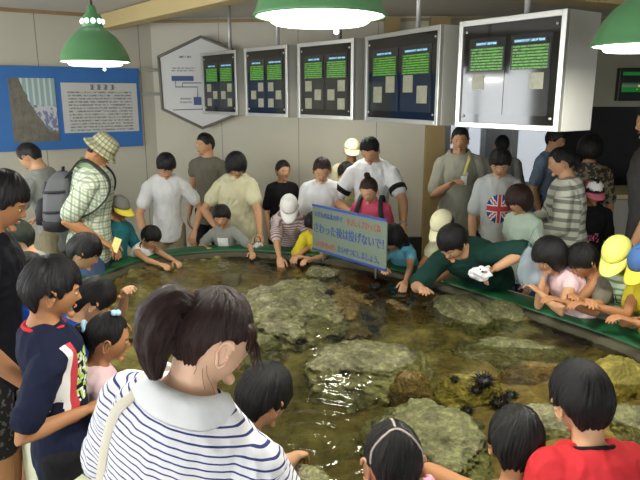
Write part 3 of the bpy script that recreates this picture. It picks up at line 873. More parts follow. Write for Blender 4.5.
# ------------------------------------------------------------ blue notice board
def lerp2(a, b, t): return a + (b - a) * t
wd = V((2.66, 1.75, 0)).normalized()      # along the left wall
def onwall(u, v, off=.02):
    x = (u - 320) / FPX; y = (240 - v) / FPX
    d = V((x, math.cos(PITCH) + y * math.sin(PITCH), -math.sin(PITCH) + y * math.cos(PITCH)))
    nn = V((wd.y, -wd.x, 0)); P0 = V((-2.24, 7.30, 0)) + nn * off; O = V((0, 0, CAMH))
    return O + d * ((P0 - O).dot(nn) / d.dot(nn))
zt = onwall(70, 67).z; zb = onwall(138, 146).z
pr = onwall(140, 100); pl = pr - wd * 2.05
t = empty('notice_board', (pl + pr) / 2 * 1.0 - V((0, 0, 0)), math.atan2(wd.y, wd.x)); t.location.z = 0
tag(t, 'blue notice board with a photo and a printed text sheet on the left wall', 'notice board')
BW = 2.05; b = bmesh.new(); box(b, (0, 0, (zt + zb) / 2), (BW, .03, zt - zb), None, .004); link('board', b, plain('board_blue', srgb(52, 112, 182), .5, var=.05), t, False)
def bx(u): return (onwall(u, 105) - pr).dot(wd) + BW / 2
def bz(u, v): return onwall(u, v).z
def textsheet(name, rows, sc, ink, paper, thr=.47, glow=0, split=None):
    n = N(name); tc = n.n('ShaderNodeTexCoord'); s = n.n('ShaderNodeSeparateXYZ'); n.l(tc.outputs['Generated'], s.inputs[0])
    r = n.math('MULTIPLY', s.outputs[2], rows); row = n.math('FLOOR', r); fr_ = n.math('FRACT', r)
    cb = n.n('ShaderNodeCombineXYZ'); n.l(n.math('MULTIPLY', s.outputs[0], sc), cb.inputs[0]); n.l(n.math('MULTIPLY', row, 7.3), cb.inputs[1]); n.l(n.math('MULTIPLY', fr_, 1.2), cb.inputs[2])
    g = n.noise(1, 2, cb.outputs[0], .8)
    m = n.math('MULTIPLY', n.math('GREATER_THAN', g, thr), n.math('LESS_THAN', n.math('ABSOLUTE', n.math('SUBTRACT', fr_, .5)), .27))
    m = n.math('MULTIPLY', m, n.math('LESS_THAN', n.math('ABSOLUTE', n.math('SUBTRACT', s.outputs[0], .5)), .46))
    c = n.mix(m, paper, ink); n.set(.4, 0, .5, c)
    if glow: n.l(c, n.b.inputs['Emission Color']); n.b.inputs['Emission Strength'].default_value = glow
    return n.m
x0, x1, z0, z1 = bx(62), bx(137), bz(100, 132), bz(100, 83)
b = bmesh.new(); box(b, ((x0 + x1) / 2, -.02, (z0 + z1) / 2), (x1 - x0, .008, z1 - z0)); sh = link('text_sheet', b, plain('paper', srgb(204, 204, 200), .5, var=.04), t, False)
b = bmesh.new(); box(b, ((x0 + x1) / 2, -.0255, z0 + (z1 - z0) * .43), ((x1 - x0) * .92, .002, (z1 - z0) * .82)); link('printed_text', b, textsheet('small_print', 13, 60, srgb(128, 128, 132), srgb(204, 204, 200)), sh, False)
for i in range(4):
    b = bmesh.new(); cx = x0 + (x1 - x0) * (.40 + .09 * i)
    for q in range(5): box(b, (cx + random.uniform(-.008, .008), -.026, z1 - (z1 - z0) * .085 + (q - 2) * .012), (.03 if q % 2 else .042, .002, .006))
    box(b, (cx, -.026, z1 - (z1 - z0) * .085), (.008, .002, .05)); link('title_character', b, plain('ink', srgb(60, 60, 64), .6), sh, False)
n = N('rock_photo'); tc = n.n('ShaderNodeTexCoord'); s = n.n('ShaderNodeSeparateXYZ'); n.l(tc.outputs['Generated'], s.inputs[0])
f = n.noise(7, 5, tc.outputs['Generated'], .7)
rock = n.mix(f, srgb(36, 34, 30), srgb(150, 144, 128))
tank = n.mix(n.math('LESS_THAN', n.math('FRACT', n.math('MULTIPLY', s.outputs[0], 8)), .35), srgb(150, 180, 178), srgb(206, 214, 212))
tank = n.mix(n.math('GREATER_THAN', s.outputs[2], .58), n.mix(n.math('GREATER_THAN', f, .5), srgb(120, 128, 160), srgb(196, 200, 204)), tank)
edge = n.math('ADD', n.math('MULTIPLY', n.math('POWER', n.math('SUBTRACT', 1, s.outputs[0]), 2), .9), n.math('MULTIPLY', f, .25))
rk = n.math('GREATER_THAN', n.math('SUBTRACT', edge, n.math('MULTIPLY', s.outputs[2], .62)), .04)
n.set(.35, 0, .5, n.mix(rk, tank, rock))
x0, x1, z0, z1 = bx(10), bx(56), bz(30, 142), bz(30, 78)
b = bmesh.new(); box(b, ((x0 + x1) / 2, -.02, (z0 + z1) / 2), (x1 - x0, .008, z1 - z0)); link('photo_print', b, n.m, t, False)

# ------------------------------------------------------------ hexagonal diagram
Yh = 7.37
t = empty('hexagonal_sign', atd(205, 82, Yh)); tag(t, 'white hexagonal water system diagram in a grey frame, behind the first monitor', 'sign')
c = t.location.copy()
hexp = [atd(u, v, Yh) - c for u, v in ((201, 37), (250, 58), (250, 106), (203, 128), (163, 109), (159, 57))]
hexp[1].z = hexp[5].z; hexp[2].z = hexp[4].z
for p in hexp: p.y = 0
b = bmesh.new(); vs = [b.verts.new(p) for p in hexp]; f = b.faces.new(vs); r = bmesh.ops.extrude_face_region(b, geom=[f])
for v_ in r['geom']:
    if isinstance(v_, bmesh.types.BMVert): v_.co.y -= .02
link('sign_face', b, plain('sign_grey', srgb(200, 200, 198), .5, var=.03), t, False)
b = bmesh.new()
for i in range(6):
    p, q = hexp[i], hexp[(i + 1) % 6]; tube(b, [p + V((0, -.02, 0)), q + V((0, -.02, 0))], .018, 6)
link('sign_frame', b, plain('frame_grey', srgb(110, 108, 98), .5, .3), t)
INK = plain('diagram_ink', srgb(70, 76, 90), .6)
def pb(name, u0, v0, u1, v1, mat, yy=-.026):
    a, b_ = atd(u0, v0, Yh) - c, atd(u1, v1, Yh) - c; bb = bmesh.new(); box(bb, ((a.x + b_.x) / 2, yy, (a.z + b_.z) / 2), (abs(b_.x - a.x), .006, abs(a.z - b_.z))); link(name, bb, mat, t, False)
BL = plain('diagram_blue', srgb(40, 66, 120), .5)
pb('tank_symbol', 172, 76, 194, 81, BL); pb('pump_symbol', 194, 97, 202, 105, BL)
b = bmesh.new()
for pl_ in (((176, 81), (176, 87), (198, 87), (198, 97)), ((183, 87), (183, 83), (206, 83)), ((174, 110), (203, 109))):
    tube(b, [atd(u, v, Yh) - c + V((0, -.026, 0)) for u, v in pl_], .005, 6)
link('pipe_lines', b, INK, t)
GP = textsheet('sign_print', 2, 30, srgb(110, 112, 116), srgb(200, 200, 198))
pb('sign_title', 179, 55, 192, 59, textsheet('sign_heading', 1, 12, srgb(90, 92, 96), srgb(200, 200, 198)), -.023)
pb('sign_caption', 171, 67, 196, 72, GP, -.023); pb('sign_caption', 180, 97, 193, 104, GP, -.023)
t = empty('sign_bracket', atd(150, 80, 7.40)); tag(t, 'pair of metal brackets between the blue board and the hexagonal sign', 'bracket'); c = t.location.copy()
for v in (70, 94):
    b = bmesh.new(); a, b_ = atd(141, v, 7.40) - c, atd(160, v, 7.40) - c; box(b, (a + b_) / 2, (b_.x - a.x, .03, .035)); link('bar', b, plain('bracket_metal', srgb(120, 118, 106), .5, .2), t, False)

# ------------------------------------------------------------ hanging monitors
ALU = plain('brushed_steel', srgb(206, 206, 200), .34, .85, var=.08, scale=3)
SIDE = plain('steel_side', srgb(212, 212, 206), .38, .55, var=.10, scale=3)
SCR = plain('black_glass', srgb(8, 8, 10), .06, 0, .8, var=.02)
PAN = plain('dark_display', srgb(40, 42, 43), .08, 0, .8, var=.08)
GREEN = textsheet('green_text', 8, 34, srgb(96, 176, 44), srgb(30, 33, 33), .44, .35)
HEADT = textsheet('blue_heading', 1, 14, srgb(140, 200, 235), srgb(20, 30, 36), .42, .5)
MON = [((203, 238), (6.50, 6.02), 'first and smallest hanging steel monitor at the left end of the row'),
       ((246, 289), (5.90, 5.42), 'second hanging steel monitor from the left with two dark text panels'),
       ((299, 355), (5.36, 4.82), 'third hanging steel monitor, middle of the row under the large lamp'),
       ((366.5, 441), (4.72, 3.92), 'fourth hanging steel monitor, daylight reflected at its right edge'),
       ((459, 564), (3.80, 3.23), 'largest and nearest hanging steel monitor with windows mirrored in its screen')]
def monitor(i, us, Ys, label):
    L_, R_ = atd(us[0], 80, Ys[0]), atd(us[1], 80, Ys[1]); L_.z = R_.z = 0
    d = (R_ - L_); W = d.length; d.normalize(); rz = math.atan2(d.y, d.x)
    t = empty('hanging_monitor', (L_ + R_) / 2 + V((0, 0, 1.97)), rz); tag(t, label, 'monitor', 'steel monitors hanging over the pool')
    Hh, D = .60, .27; r_ = random.Random(i)
    b = bmesh.new(); box(b, (0, D / 2 + .01, Hh / 2), (W, D, Hh), None, .004); link('case', b, SIDE, t, False)
    fw = .030; b = bmesh.new()
    for x in (-1, 1): box(b, (x * (W / 2 - fw / 2), -.004, Hh / 2), (fw, .03, Hh), None, .003)
    for z in (fw / 2, Hh - fw / 2): box(b, (0, -.004, z), (W - 2 * fw, .03, fw), None, .003)
    link('frame', b, ALU, t, False)
    b = bmesh.new(); box(b, (0, -.002, Hh / 2), (W - 2 * fw, .012, Hh - 2 * fw)); link('screen', b, SCR, t, False)
    for sx in (-1, 1):
        pw = (W - 2 * fw) * .40; px = sx * (W - 2 * fw) * .225
        b = bmesh.new(); box(b, (px, -.009, Hh * .48), (pw, .003, Hh * .70)); dp = link('display_panel', b, PAN, t, False)
        b = bmesh.new(); box(b, (px + r_.uniform(-.01, .01), -.012, Hh * .775), (pw * (.6 if sx < 0 else .8), .003, .022)); link('heading', b, HEADT, dp, False)
        b = bmesh.new(); box(b, (px, -.012, Hh * .635), (pw * .94, .003, Hh * .21)); link('text_block', b, GREEN, dp, False)
        for q in range(3 if i < 3 else 2 if i < 4 else 1):
            b = bmesh.new(); zx = (.24 if (q + (sx > 0) + i) % 2 else -.24) * pw; sq = pw * .33
            box(b, (px + (zx if i < 4 else pw * .2 * sx), -.012, Hh * (.43 - .115 * q)), (sq, .003, sq * 1.0)); link('picture', b, plain('specimen_photo', srgb(150, 150, 128), .4, var=.35, scale=30), dp, False)
    b = bmesh.new()
    for x in (-1, 1):
        for z in (.065, Hh - .065): ell(b, (x * (W / 2 - .055), -.012, z), (.008, .006, .008))
    link('screws', b, ALU, t)
    b = bmesh.new(); tube(b, [(0, .13, Hh - .02), (0, .13, 3.02 - 1.97)], .017, 12, cap=False); link('hanger_pipe', b, plain('pipe_paint', srgb(190, 190, 186), .4, .4), t)
    b = bmesh.new(); tube(b, [(0, .13, Hh + .001), (0, .13, Hh + .015)], .045, 16, cap=False); link('pipe_flange', b, ALU, t)
for i, (us, Ys, lb) in enumerate(MON): monitor(i, us, Ys, lb)

# ------------------------------------------------------------ lamps
GRN = plain('lamp_green', srgb(94, 150, 100), .35, .1, .6, var=.05)
WARM = emis('lamp_glow', (1, 1, .9, 1), 9)
def lamp(loc, label, power):
    t = empty('pendant_lamp', loc); tag(t, label, 'lamp', 'green enamel pendant lamps')
    prof = [(.203, 0), (.205, .004), (.198, .012), (.186, .05), (.160, .10), (.125, .145), (.085, .175), (.062, .19), (.060, .195)]
    inn = [(r - .006, z - .001) for r, z in prof[::-1][1:]]
    b = bmesh.new(); n_ = 48; rings = [[b.verts.new((r * math.cos(2 * PI * i / n_), r * math.sin(2 * PI * i / n_), z)) for i in range(n_)] for r, z in prof + inn]
    for A, B in zip(rings, rings[1:] + rings[:1]):
        for i in range(n_): b.faces.new((A[i], A[(i + 1) % n_], B[(i + 1) % n_], B[i]))
    sh = link('lamp_shade', b, GRN, t)
    b = bmesh.new(); loft(b, [(V((0, 0, z)), V((r, 0, 0)), V((0, r, 0))) for r, z in ((.058, .192), (.060, .20), (.056, .245), (.048, .262), (.03, .275), (.024, .30), (.018, .315))], 32); link('neck_cap', b, GRN, t)
    for i in range(10):
        a = 2 * PI * i / 10 + .1; b = bmesh.new(); ell(b, (.057 * math.cos(a), .057 * math.sin(a), .226), (.014, .014, .016), u=10, v=8); link('vent_hole', b, emis('vent_glow', (.85, .95, 1, 1), 2.2), t)
    b = bmesh.new(); loft(b, [(V((0, 0, z)), V((r, 0, 0)), V((0, r, 0))) for r, z in ((.192, .010), (.190, .000), (.155, -.004), (.150, -.016), (.140, -.022), (.05, -.024))], 40)
    link('glowing_diffuser', b, WARM, t)
    b = bmesh.new(); tube(b, [(.05, 0, -.02), (.05, 0, -.04)], .004, 6); ell(b, (.05, 0, -.043), (.008, .008, .008)); link('diffuser_knob', b, WARM, t)
    b = bmesh.new(); tube(b, [(0, 0, .31), (0, 0, 3.02 - loc[2])], .008, 8); link('stem', b, plain('stem_brown', srgb(70, 58, 46), .5, .5), t)
    l = bpy.data.lights.new('lamp_light', 'AREA'); l.shape = 'DISK'; l.size = .3; l.energy = power; l.color = (1, .97, .86)
    lo = bpy.data.objects.new('lamp_light', l); COL.objects.link(lo); lo.parent = t; lo.location = (0, 0, -.05)
p1 = atd(95.5, 62, 3.8); p2 = atd(320, 17, 2.0); p3 = atd(643, 46, 2.65)
p4 = V((.20, 6.2, 2.30))
for p, lb in ((p4, 'green pendant lamp behind the middle monitor, mirrored in the rippling water'), (p1, 'green enamel pendant lamp in front of the blue notice board'), (p2, 'largest green pendant lamp glowing at the top centre above the monitors'), (p3, 'green pendant lamp cut by the right edge beside the television')):
    lamp(tuple(p), lb, 16 if p is p4 else 42)

# ------------------------------------------------------------ the pool
POOL = empty('touch_pool', (0, 3.6, 0)); tag(POOL, 'large round touch pool with green padded rim and cream wall', 'pool')
Z0 = V((0, 3.6, 0))
def sweep(prof, close=True):
    bm = bmesh.new(); rings = []
    for d, z in prof: rings.append([bm.verts.new(p - Z0 + V((0, 0, z))) for p in offs(d)])
    m = len(rings[0])
    prs = list(zip(rings, rings[1:])) + ([(rings[-1], rings[0])] if close else [])
    for A, B in prs:
        for i in range(m): bm.faces.new((A[i], A[(i + 1) % m], B[(i + 1) % m], B[i]))
    return bm
link('outer_wall', sweep([(.0, 0), (.245, 0), (.245, .735), (.24, .748), (.20, .754), (.19, .74), (0, .70)]), plain('pool_cream', srgb(216, 220, 190), .5, var=.05), POOL)
link('green_rim', sweep([(.004, .70), (-.001, .748), (.008, .757), (.185, .760), (.198, .756), (.200, .74), (.10, .70)]), plain('rim_green', srgb(26, 86, 50), .45, var=.12, scale=3), POOL)
link('concrete_ledge', sweep([(.002, .738), (-.048, .735), (-.056, .728), (-.058, .30), (-.02, .30)]), plain('ledge_concrete', srgb(78, 74, 56), .75, var=.2, scale=7, bump=.3), POOL)
def pool_ground():
    n = N('pool_bed'); tc = n.n('ShaderNodeTexCoord').outputs['Object']
    f1 = n.noise(3.4, 6, tc, .68); f2 = n.noise(13, 5, tc, .65); f3 = n.noise(.9, 3, tc)
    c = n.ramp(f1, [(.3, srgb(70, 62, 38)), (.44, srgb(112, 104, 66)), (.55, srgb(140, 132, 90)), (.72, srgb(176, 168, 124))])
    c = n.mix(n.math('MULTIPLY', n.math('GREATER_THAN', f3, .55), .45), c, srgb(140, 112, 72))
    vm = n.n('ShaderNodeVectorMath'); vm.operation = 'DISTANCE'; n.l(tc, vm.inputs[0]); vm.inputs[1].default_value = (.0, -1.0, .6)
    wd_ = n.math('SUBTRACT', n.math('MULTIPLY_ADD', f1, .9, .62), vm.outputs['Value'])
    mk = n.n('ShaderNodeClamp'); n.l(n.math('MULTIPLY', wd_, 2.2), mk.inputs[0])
    c = n.mix(n.math('MULTIPLY', mk.outputs[0], .72), c, srgb(58, 56, 34))  # shade of the deeper, murkier water painted into the bed colour
    nd = n.mix(.5, c, n.ramp(f2, [(.3, srgb(70, 66, 50)), (.6, srgb(205, 200, 170))])); nd.node.blend_type = 'OVERLAY'; nd.node.inputs[0].default_value = .6
    n.set(.9, 0, .2, nd); n.bump(f2, .8, .03); return n.m
bm = bmesh.new(); GN = 150; g = {}
for i in range(GN + 1):
    for j in range(GN + 1):
        x = -2.2 + 4.4 * i / GN; y = 1.5 + 4.3 * j / GN
        if (pool_dist(V((x, y, 0))) < -.045):
            z = .612 + .07 * noise.noise(V((x * 1.1, y * 1.1, 3))) + .055 * noise.noise(V((x * 3, y * 3, 1))) + .035 * noise.noise(V((x * 9, y * 9, 1)))
            dd = -pool_dist(V((x, y, 0))); z += .075 * math.exp(-(dd / .28) ** 2); z -= .06 * math.exp(-((x - .05) ** 2 + (y - 2.65) ** 2) / .25)
            g[i, j] = bm.verts.new(V((x, y, z)) - Z0)
for (i, j) in list(g):
    q = [g.get(t_) for t_ in ((i, j), (i + 1, j), (i + 1, j + 1), (i, j + 1))]
    if None not in q: bm.faces.new(q)
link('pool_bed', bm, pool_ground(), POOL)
# water
n = N('clear_water'); nt = n.t
for nd in list(nt.nodes):
    if nd.type == 'BSDF_PRINCIPLED': nt.nodes.remove(nd)
tr = n.n('ShaderNodeBsdfTransparent'); tr.inputs[0].default_value = (.85, .85, .72, 1)
gl = n.n('ShaderNodeBsdfGlossy'); gl.inputs['Roughness'].default_value = .04
fz = n.n('ShaderNodeFresnel'); fz.inputs['IOR'].default_value = 1.33
mx = n.n('ShaderNodeMixShader'); bp = n.n('ShaderNodeBump'); bp.inputs['Strength'].default_value = .28; bp.inputs['Distance'].default_value = .05
tc = n.n('ShaderNodeTexCoord').outputs['Object']
w1 = n.noise(5, 2, tc); w2 = n.noise(16, 2, tc)
n.l(n.math('ADD', w1, n.math('MULTIPLY', w2, .25)), bp.inputs['Height'])
for q in (gl, fz): n.l(bp.outputs[0], q.inputs['Normal'])
n.l(fz.outputs[0], mx.inputs[0]); n.l(tr.outputs[0], mx.inputs[1]); n.l(gl.outputs[0], mx.inputs[2]); n.l(mx.outputs[0], n.out.inputs['Surface'])
bm = bmesh.new(); g = {}; GN = 200
rip = [at(312, 440, WATER), at(180, 262, WATER), at(300, 452, WATER)]
for i in range(GN + 1):
    for j in range(GN + 1):
        x = -2.2 + 4.4 * i / GN; y = 1.5 + 4.3 * j / GN; p = V((x, y, 0))
        if pool_dist(p) < -.05:
            z = WATER
            for q, a in zip(rip, (.007, .002, .004)):
                r = (V((q.x, q.y, 0)) - p).length; z += a * math.sin(r * 62) * math.exp(-r * 3.2)
            g[i, j] = bm.verts.new((x, y, z))
for (i, j) in list(g):
    q = [g.get(t_) for t_ in ((i, j), (i + 1, j), (i + 1, j + 1), (i, j + 1))]
    if None not in q: bm.faces.new(q)
wo = link('water', bm, n.m); tag(wo, 'shallow clear rippling water filling the round touch pool', 'water', kind='stuff')
# rocks
def rockmat(name, c0, c1, c2, moss=None, sc=5):
    n = N(name); tc = n.n('ShaderNodeTexCoord').outputs['Object']
    f = n.noise(sc, 6, tc, .65); f2 = n.noise(sc * 5, 5, tc, .7)
    c = n.ramp(f, [(.3, c0), (.5, c1), (.7, c2)])
    if moss: c = n.mix(n.math('MULTIPLY', n.math('GREATER_THAN', n.noise(sc * .6, 4, tc), .5), .6), c, moss)
    nd = n.mix(.6, c, n.ramp(f2, [(.3, srgb(40, 38, 30)), (.5, srgb(140, 138, 120)), (.7, srgb(235, 232, 215))])); nd.node.blend_type = 'OVERLAY'; nd.node.inputs[0].default_value = .6
    n.set(.85, 0, .25, nd); n.bump(f2, .9, .03); return n.m
RM = {'pale': rockmat('rock_pale', srgb(92, 91, 72), srgb(150, 148, 120), srgb(202, 200, 174), srgb(140, 142, 98)),
      'olive': rockmat('rock_olive', srgb(92, 92, 68), srgb(138, 138, 104), srgb(176, 174, 140), srgb(118, 124, 84)),
      'brown': rockmat('rock_brown', srgb(88, 74, 46), srgb(136, 116, 76), srgb(168, 148, 102), srgb(126, 108, 62)),
      'yellow': rockmat('rock_yellow', srgb(104, 96, 46), srgb(148, 138, 72), srgb(176, 164, 100), None, 2.5)}
def rock(u, v, wpx, hpx, top, mat, label, rough=1.0, rot=0, seed=0, sq=1.0):
    c = at(u, v, WATER + .02); dep = proj(c)[2]
    sx = wpx * dep / FPX / 2; sy = max(.08, hpx / (FPX * 1.47 / (dep * dep)) / 2 * .85)
    b = bmesh.new(); bmesh.ops.create_icosphere(b, subdivisions=6 if wpx > 40 else 4, radius=1); zb = .50; hz = WATER + top * .42 - zb
    for w in b.verts:
        p = w.co.copy(); s = V((seed * 3.1, seed * 1.7, seed))
        d = 1 + rough * (.26 * noise.noise(p * 1.3 + s) + .16 * noise.noise(p * 3.1 + s) + .12 * abs(noise.noise(p * 6 + s)) + .07 * noise.noise(p * 14 + s) + .035 * noise.noise(p * 30 + s))
        q = p * d; q.z = math.copysign(abs(q.z) ** (.5 * sq), q.z)
        a = rad(rot); x, y = q.x * sx, q.y * sy
        w.co = (x * math.cos(a) - y * math.sin(a), x * math.sin(a) + y * math.cos(a), max(-.02, q.z) * hz)
    o = link('rock', b, RM[mat], None, True, (c.x, c.y, zb)); tag(o, label, 'rock'); return o
rock(292, 300, 122, 66, .13, 'pale', 'large rough pale rock in the middle of the pool nearest the blue sign', 1.25, 0, 1)
rock(352, 296, 66, 56, .05, 'brown', 'brown wet rock just right of the large rough rock below the sign', 1.2, 0, 2)
rock(366, 352, 118, 50, .09, 'pale', 'wide flat grey rock in the centre of the pool behind the biggest foreground rock', 1.0, -8, 3)
rock(432, 428, 132, 92, .12, 'olive', 'biggest green grey rock in the foreground right of the pigtailed girl', .9, 20, 4)
rock(460, 306, 60, 36, .16, 'olive', 'smooth rounded olive rock below the man in the dark green shirt', .5, 15, 5)
rock(504, 308, 56, 30, .12, 'olive', 'low wedge shaped rock right of the smooth rounded olive rock', .7, -10, 6)
rock(620, 368, 66, 44, .14, 'yellow', 'long yellowish rock slanting beside the right rim', .5, -42, 7)
rock(548, 412, 104, 34, .07, 'pale', 'pale rock between the two boys in the foreground', .9, 5, 8)
rock(634, 412, 60, 44, .06, 'olive', 'olive rock behind the red shirted boy at the right edge', .9, 0, 9)
rock(296, 470, 84, 40, .06, 'pale', 'speckled rock under the hand of the boy beside the striped woman', .8, 0, 10)
rock(512, 340, 130, 22, .03, 'olive', 'flat sunken stone ledge along the right side of the pool', .7, -14, 11)
rock(545, 362, 90, 16, .01, 'brown', 'thin brown stone slab lying below the sunken ledge', .7, -12, 12)
rock(412, 372, 44, 24, .02, 'brown', 'small brown rock touching the wide flat grey rock', .9, 0, 13)
rock(250, 335, 70, 40, .02, 'olive', 'low olive rock half sunk beside the ponytail woman head', 1.0, 0, 14)
rock(470, 372, 70, 26, .0, 'yellow', 'sunken yellowish stone above the black sea urchin cluster', .8, 10, 15)
rock(398, 300, 60, 34, .0, 'brown', 'sunken brown stone under the reaching hands of the blue shirted girl', .9, 0, 16)
rock(200, 290, 56, 22, .01, 'brown', 'sunken brown stone near the left back rim', .9, 0, 17)
rock(320, 270, 46, 16, .06, 'pale', 'small knobbly rock directly under the blue lettered sign', 1.2, 0, 18)
# square stone block
c = at(231, 277, .66); b = bmesh.new(); box(b, (0, 0, 0), (.15, .14, .16), None, .02); bmesh.ops.subdivide_edges(b, edges=b.edges[:], cuts=3)
for w in b.verts: w.co += w.co.normalized() * .012 * noise.noise(w.co * 20)
o = link('stone_block', b, plain('block_grey', srgb(118, 118, 98), .8, var=.25, scale=14), None, True, (c.x, c.y, .60)); tag(o, 'small square grey stone block standing in the back left of the pool', 'stone')
# sea urchins
UR = plain('urchin_black', srgb(16, 12, 14), .5, var=.2)
urc = [(484, 384, 12, 'largest black sea urchin of the cluster right of the biggest rock'), (500, 388, 13, 'wide spiny sea urchin at the right end of the cluster'), (512, 384, 8, 'sea urchin at the far right tip of the cluster'),
       (468, 396, 8, 'sea urchin at the left lower edge of the cluster beside the biggest rock'), (455, 383, 5, 'tiny lone sea urchin left of the cluster'), (486, 368, 6, 'small sea urchin just above the cluster'), (476, 388, 8, 'sea urchin between the cluster and the lone one'),
       (375, 291, 6, 'sea urchin under the right end of the sign'), (370, 303, 6, 'sea urchin below the one under the sign'), (366, 316, 6, 'third sea urchin down the brown rock'), (372, 323, 7, 'lowest sea urchin beside the brown rock'),
       (396, 292, 7, 'sea urchin beside the fingers of the blue shirted girl'), (398, 304, 6, 'sea urchin below the hand of the blue shirted girl'), (330, 300, 5, 'small sea urchin on the large rough rock'), (412, 378, 6, 'sea urchin in the gap above the biggest rock'), (344, 374, 6, 'sea urchin on the near edge of the wide flat rock'), (300, 342, 7, 'sea urchin left of the wide flat rock'), (226, 436, 5, 'sea urchin near the striped woman')]
def urchin_mesh():
    b = bmesh.new(); ell(b, (0, 0, 0), (.5, .5, .36), u=14, v=10); r_ = random.Random(3)
    for i in range(90):
        z = r_.uniform(-.3, 1); a = r_.uniform(0, 2 * PI); q = math.sqrt(1 - z * z); d = V((q * math.cos(a), q * math.sin(a), z)); s = d.orthogonal() * .035; s2 = d.cross(s)
        vs = [b.verts.new(V((d.x * .45, d.y * .45, d.z * .32)) + w_) for w_ in (s, -s * .5 + s2, -s * .5 - s2)]; tip = b.verts.new(V((d.x, d.y, d.z * .8)) * r_.uniform(.85, 1.05))
        for k_ in range(3): b.faces.new((vs[k_], vs[(k_ + 1) % 3], tip))
    me = bpy.data.meshes.new('sea_urchin'); b.to_mesh(me); b.free(); me.materials.append(UR); return me
um = urchin_mesh(); dg = bpy.context.evaluated_depsgraph_get(); dg.update()
for u, v, r, lb in urc[:-1]:
    c = at(u, v, WATER - .02); dep = proj(c)[2]
    h_ = SC.ray_cast(dg, V((c.x, c.y, WATER - .004)), V((0, 0, -1))); z = WATER + .01 if not h_[0] else h_[1].z
    hh = SC.ray_cast(dg, V((c.x, c.y, WATER + .3)), V((0, 0, -1)))
    if hh[0] and hh[4].name != 'water': z = hh[1].z
    o = bpy.data.objects.new('sea_urchin', um); COL.objects.link(o); s = 1.35 * r * dep / FPX; o.scale = (s, s, s * .8); o.location = (c.x, c.y, z + s * .25); o.rotation_euler = (0, 0, u)
    tag(o, lb, 'sea urchin', 'black sea urchins in the pool')

# ------------------------------------------------------------ the blue lettered sign on the rim
Ls, Rs = atd(313, 225, 5.33), atd(387, 240, 4.62); zb_, zt_ = .83, 1.235
d = V((Rs.x - Ls.x, Rs.y - Ls.y, 0)); W = d.length; d.normalize()
t = empty('pool_sign', V(((Ls.x + Rs.x) / 2, (Ls.y + Rs.y) / 2, zb_)), math.atan2(d.y, d.x)); tag(t, 'green grey Japanese sign with blue and red lettering standing on the back rim', 'sign')
Hs = zt_ - zb_
b = bmesh.new(); box(b, (0, 0, Hs / 2), (W, .012, Hs), None, .002); link('sign_board', b, plain('sign_sage', srgb(116, 130, 114), .4, var=.06), t, False)
SB = plain('sign_blue', srgb(44, 74, 160), .5, var=.05); SR = plain('sign_red', srgb(186, 62, 62), .5, var=.05)
for z in (.008, Hs - .008):
    b = bmesh.new(); box(b, (0, -.003, z), (W, .018, .018)); link('blue_border', b, SB, t, False)
def ln(s, x0, x1, z0, z1, m):
    me = fit_text(text_mesh(s, .1, .001), -W / 2 + x0 * W, -W / 2 + x1 * W, z0 * Hs, z1 * Hs); me.transform(Matrix.Translation((0, -.009, 0))); me.materials.clear(); link('lettering', me, m, t, False)
ln('いきものは水の中で', .04, .44, .74, .88, SB); ln('やさしくさわってね', .50, .93, .72, .87, SR)
ln('さわった後は投げないで！', .03, .97, .40, .62, SB); ln('いきもの', .05, .33, .10, .24, SR); ln('たいせつにしましょう。', .38, .92, .10, .25, SB)
for s in (-1, 1):
    q = V((0, 0, 0)); b = bmesh.new(); tube(b, [(s * W * .36, .012, -.085), (s * W * .36, .012, .2)], .008, 8); link('sign_leg', b, plain('leg_metal', srgb(150, 150, 150), .4, .6), t)
# ------------------------------------------------------------ garments
F = fabric
white = F('cloth_white', srgb(232, 234, 236)); grey = F('cloth_grey', srgb(150, 152, 148)); polo = F('cloth_polo', srgb(176, 176, 160)); navy = F('cloth_navy', srgb(26, 32, 56))
black = F('cloth_black', srgb(28, 27, 30)); red = F('cloth_red', srgb(214, 54, 60)); blue = F('cloth_blue', srgb(34, 82, 178)); turq = F('cloth_turquoise', srgb(98, 200, 178)); teal = F('cloth_teal', srgb(46, 118, 128))
cream = F('cloth_cream', srgb(226, 222, 186)); khaki = F('cloth_khaki', srgb(142, 132, 104)); dgreen = F('cloth_dark_green', srgb(28, 62, 54)); pink = F('cloth_pink', srgb(214, 90, 116)); lpink = F('cloth_pale_pink', srgb(236, 204, 208))
aqua = F('cloth_sky', srgb(110, 186, 214)); yellow = F('cloth_yellow', srgb(222, 206, 60)); mint = F('cloth_mint', srgb(202, 224, 206)); vest = F('cloth_taupe', srgb(116, 112, 98))
wstripe = F('navy_striped_cotton', srgb(240, 240, 244), 'stripes', srgb(58, 68, 128), .0160, .24)
pstripe = F('rose_striped_cotton', srgb(206, 196, 196), 'stripes', srgb(150, 116, 120), .026, .45)
gstripe = F('grey_striped_knit', srgb(222, 224, 206), 'stripes', srgb(150, 152, 142), .075, .42)
plaid = F('green_plaid', srgb(222, 228, 210), 'plaid', srgb(128, 152, 120), .055, .26, srgb(150, 166, 150))
tankg = F('green_striped_tank', srgb(184, 198, 170), 'stripes', srgb(110, 140, 108), .04, .35)
dkpat = F('dark_patterned', srgb(70, 66, 60), 'print', srgb(150, 140, 118), .03, .52)
grn2 = F('pattern_shorts', srgb(34, 32, 34), 'print', srgb(90, 86, 84), .03, .56)
denim = F('denim', srgb(70, 88, 122)); kh = dict(mat=khaki, len=1); dn = dict(mat=denim, len=1); bk = dict(mat=black, len=1); sh_ = dict(mat=navy, len=.55); sk_ = dict(mat=khaki, len=.55)
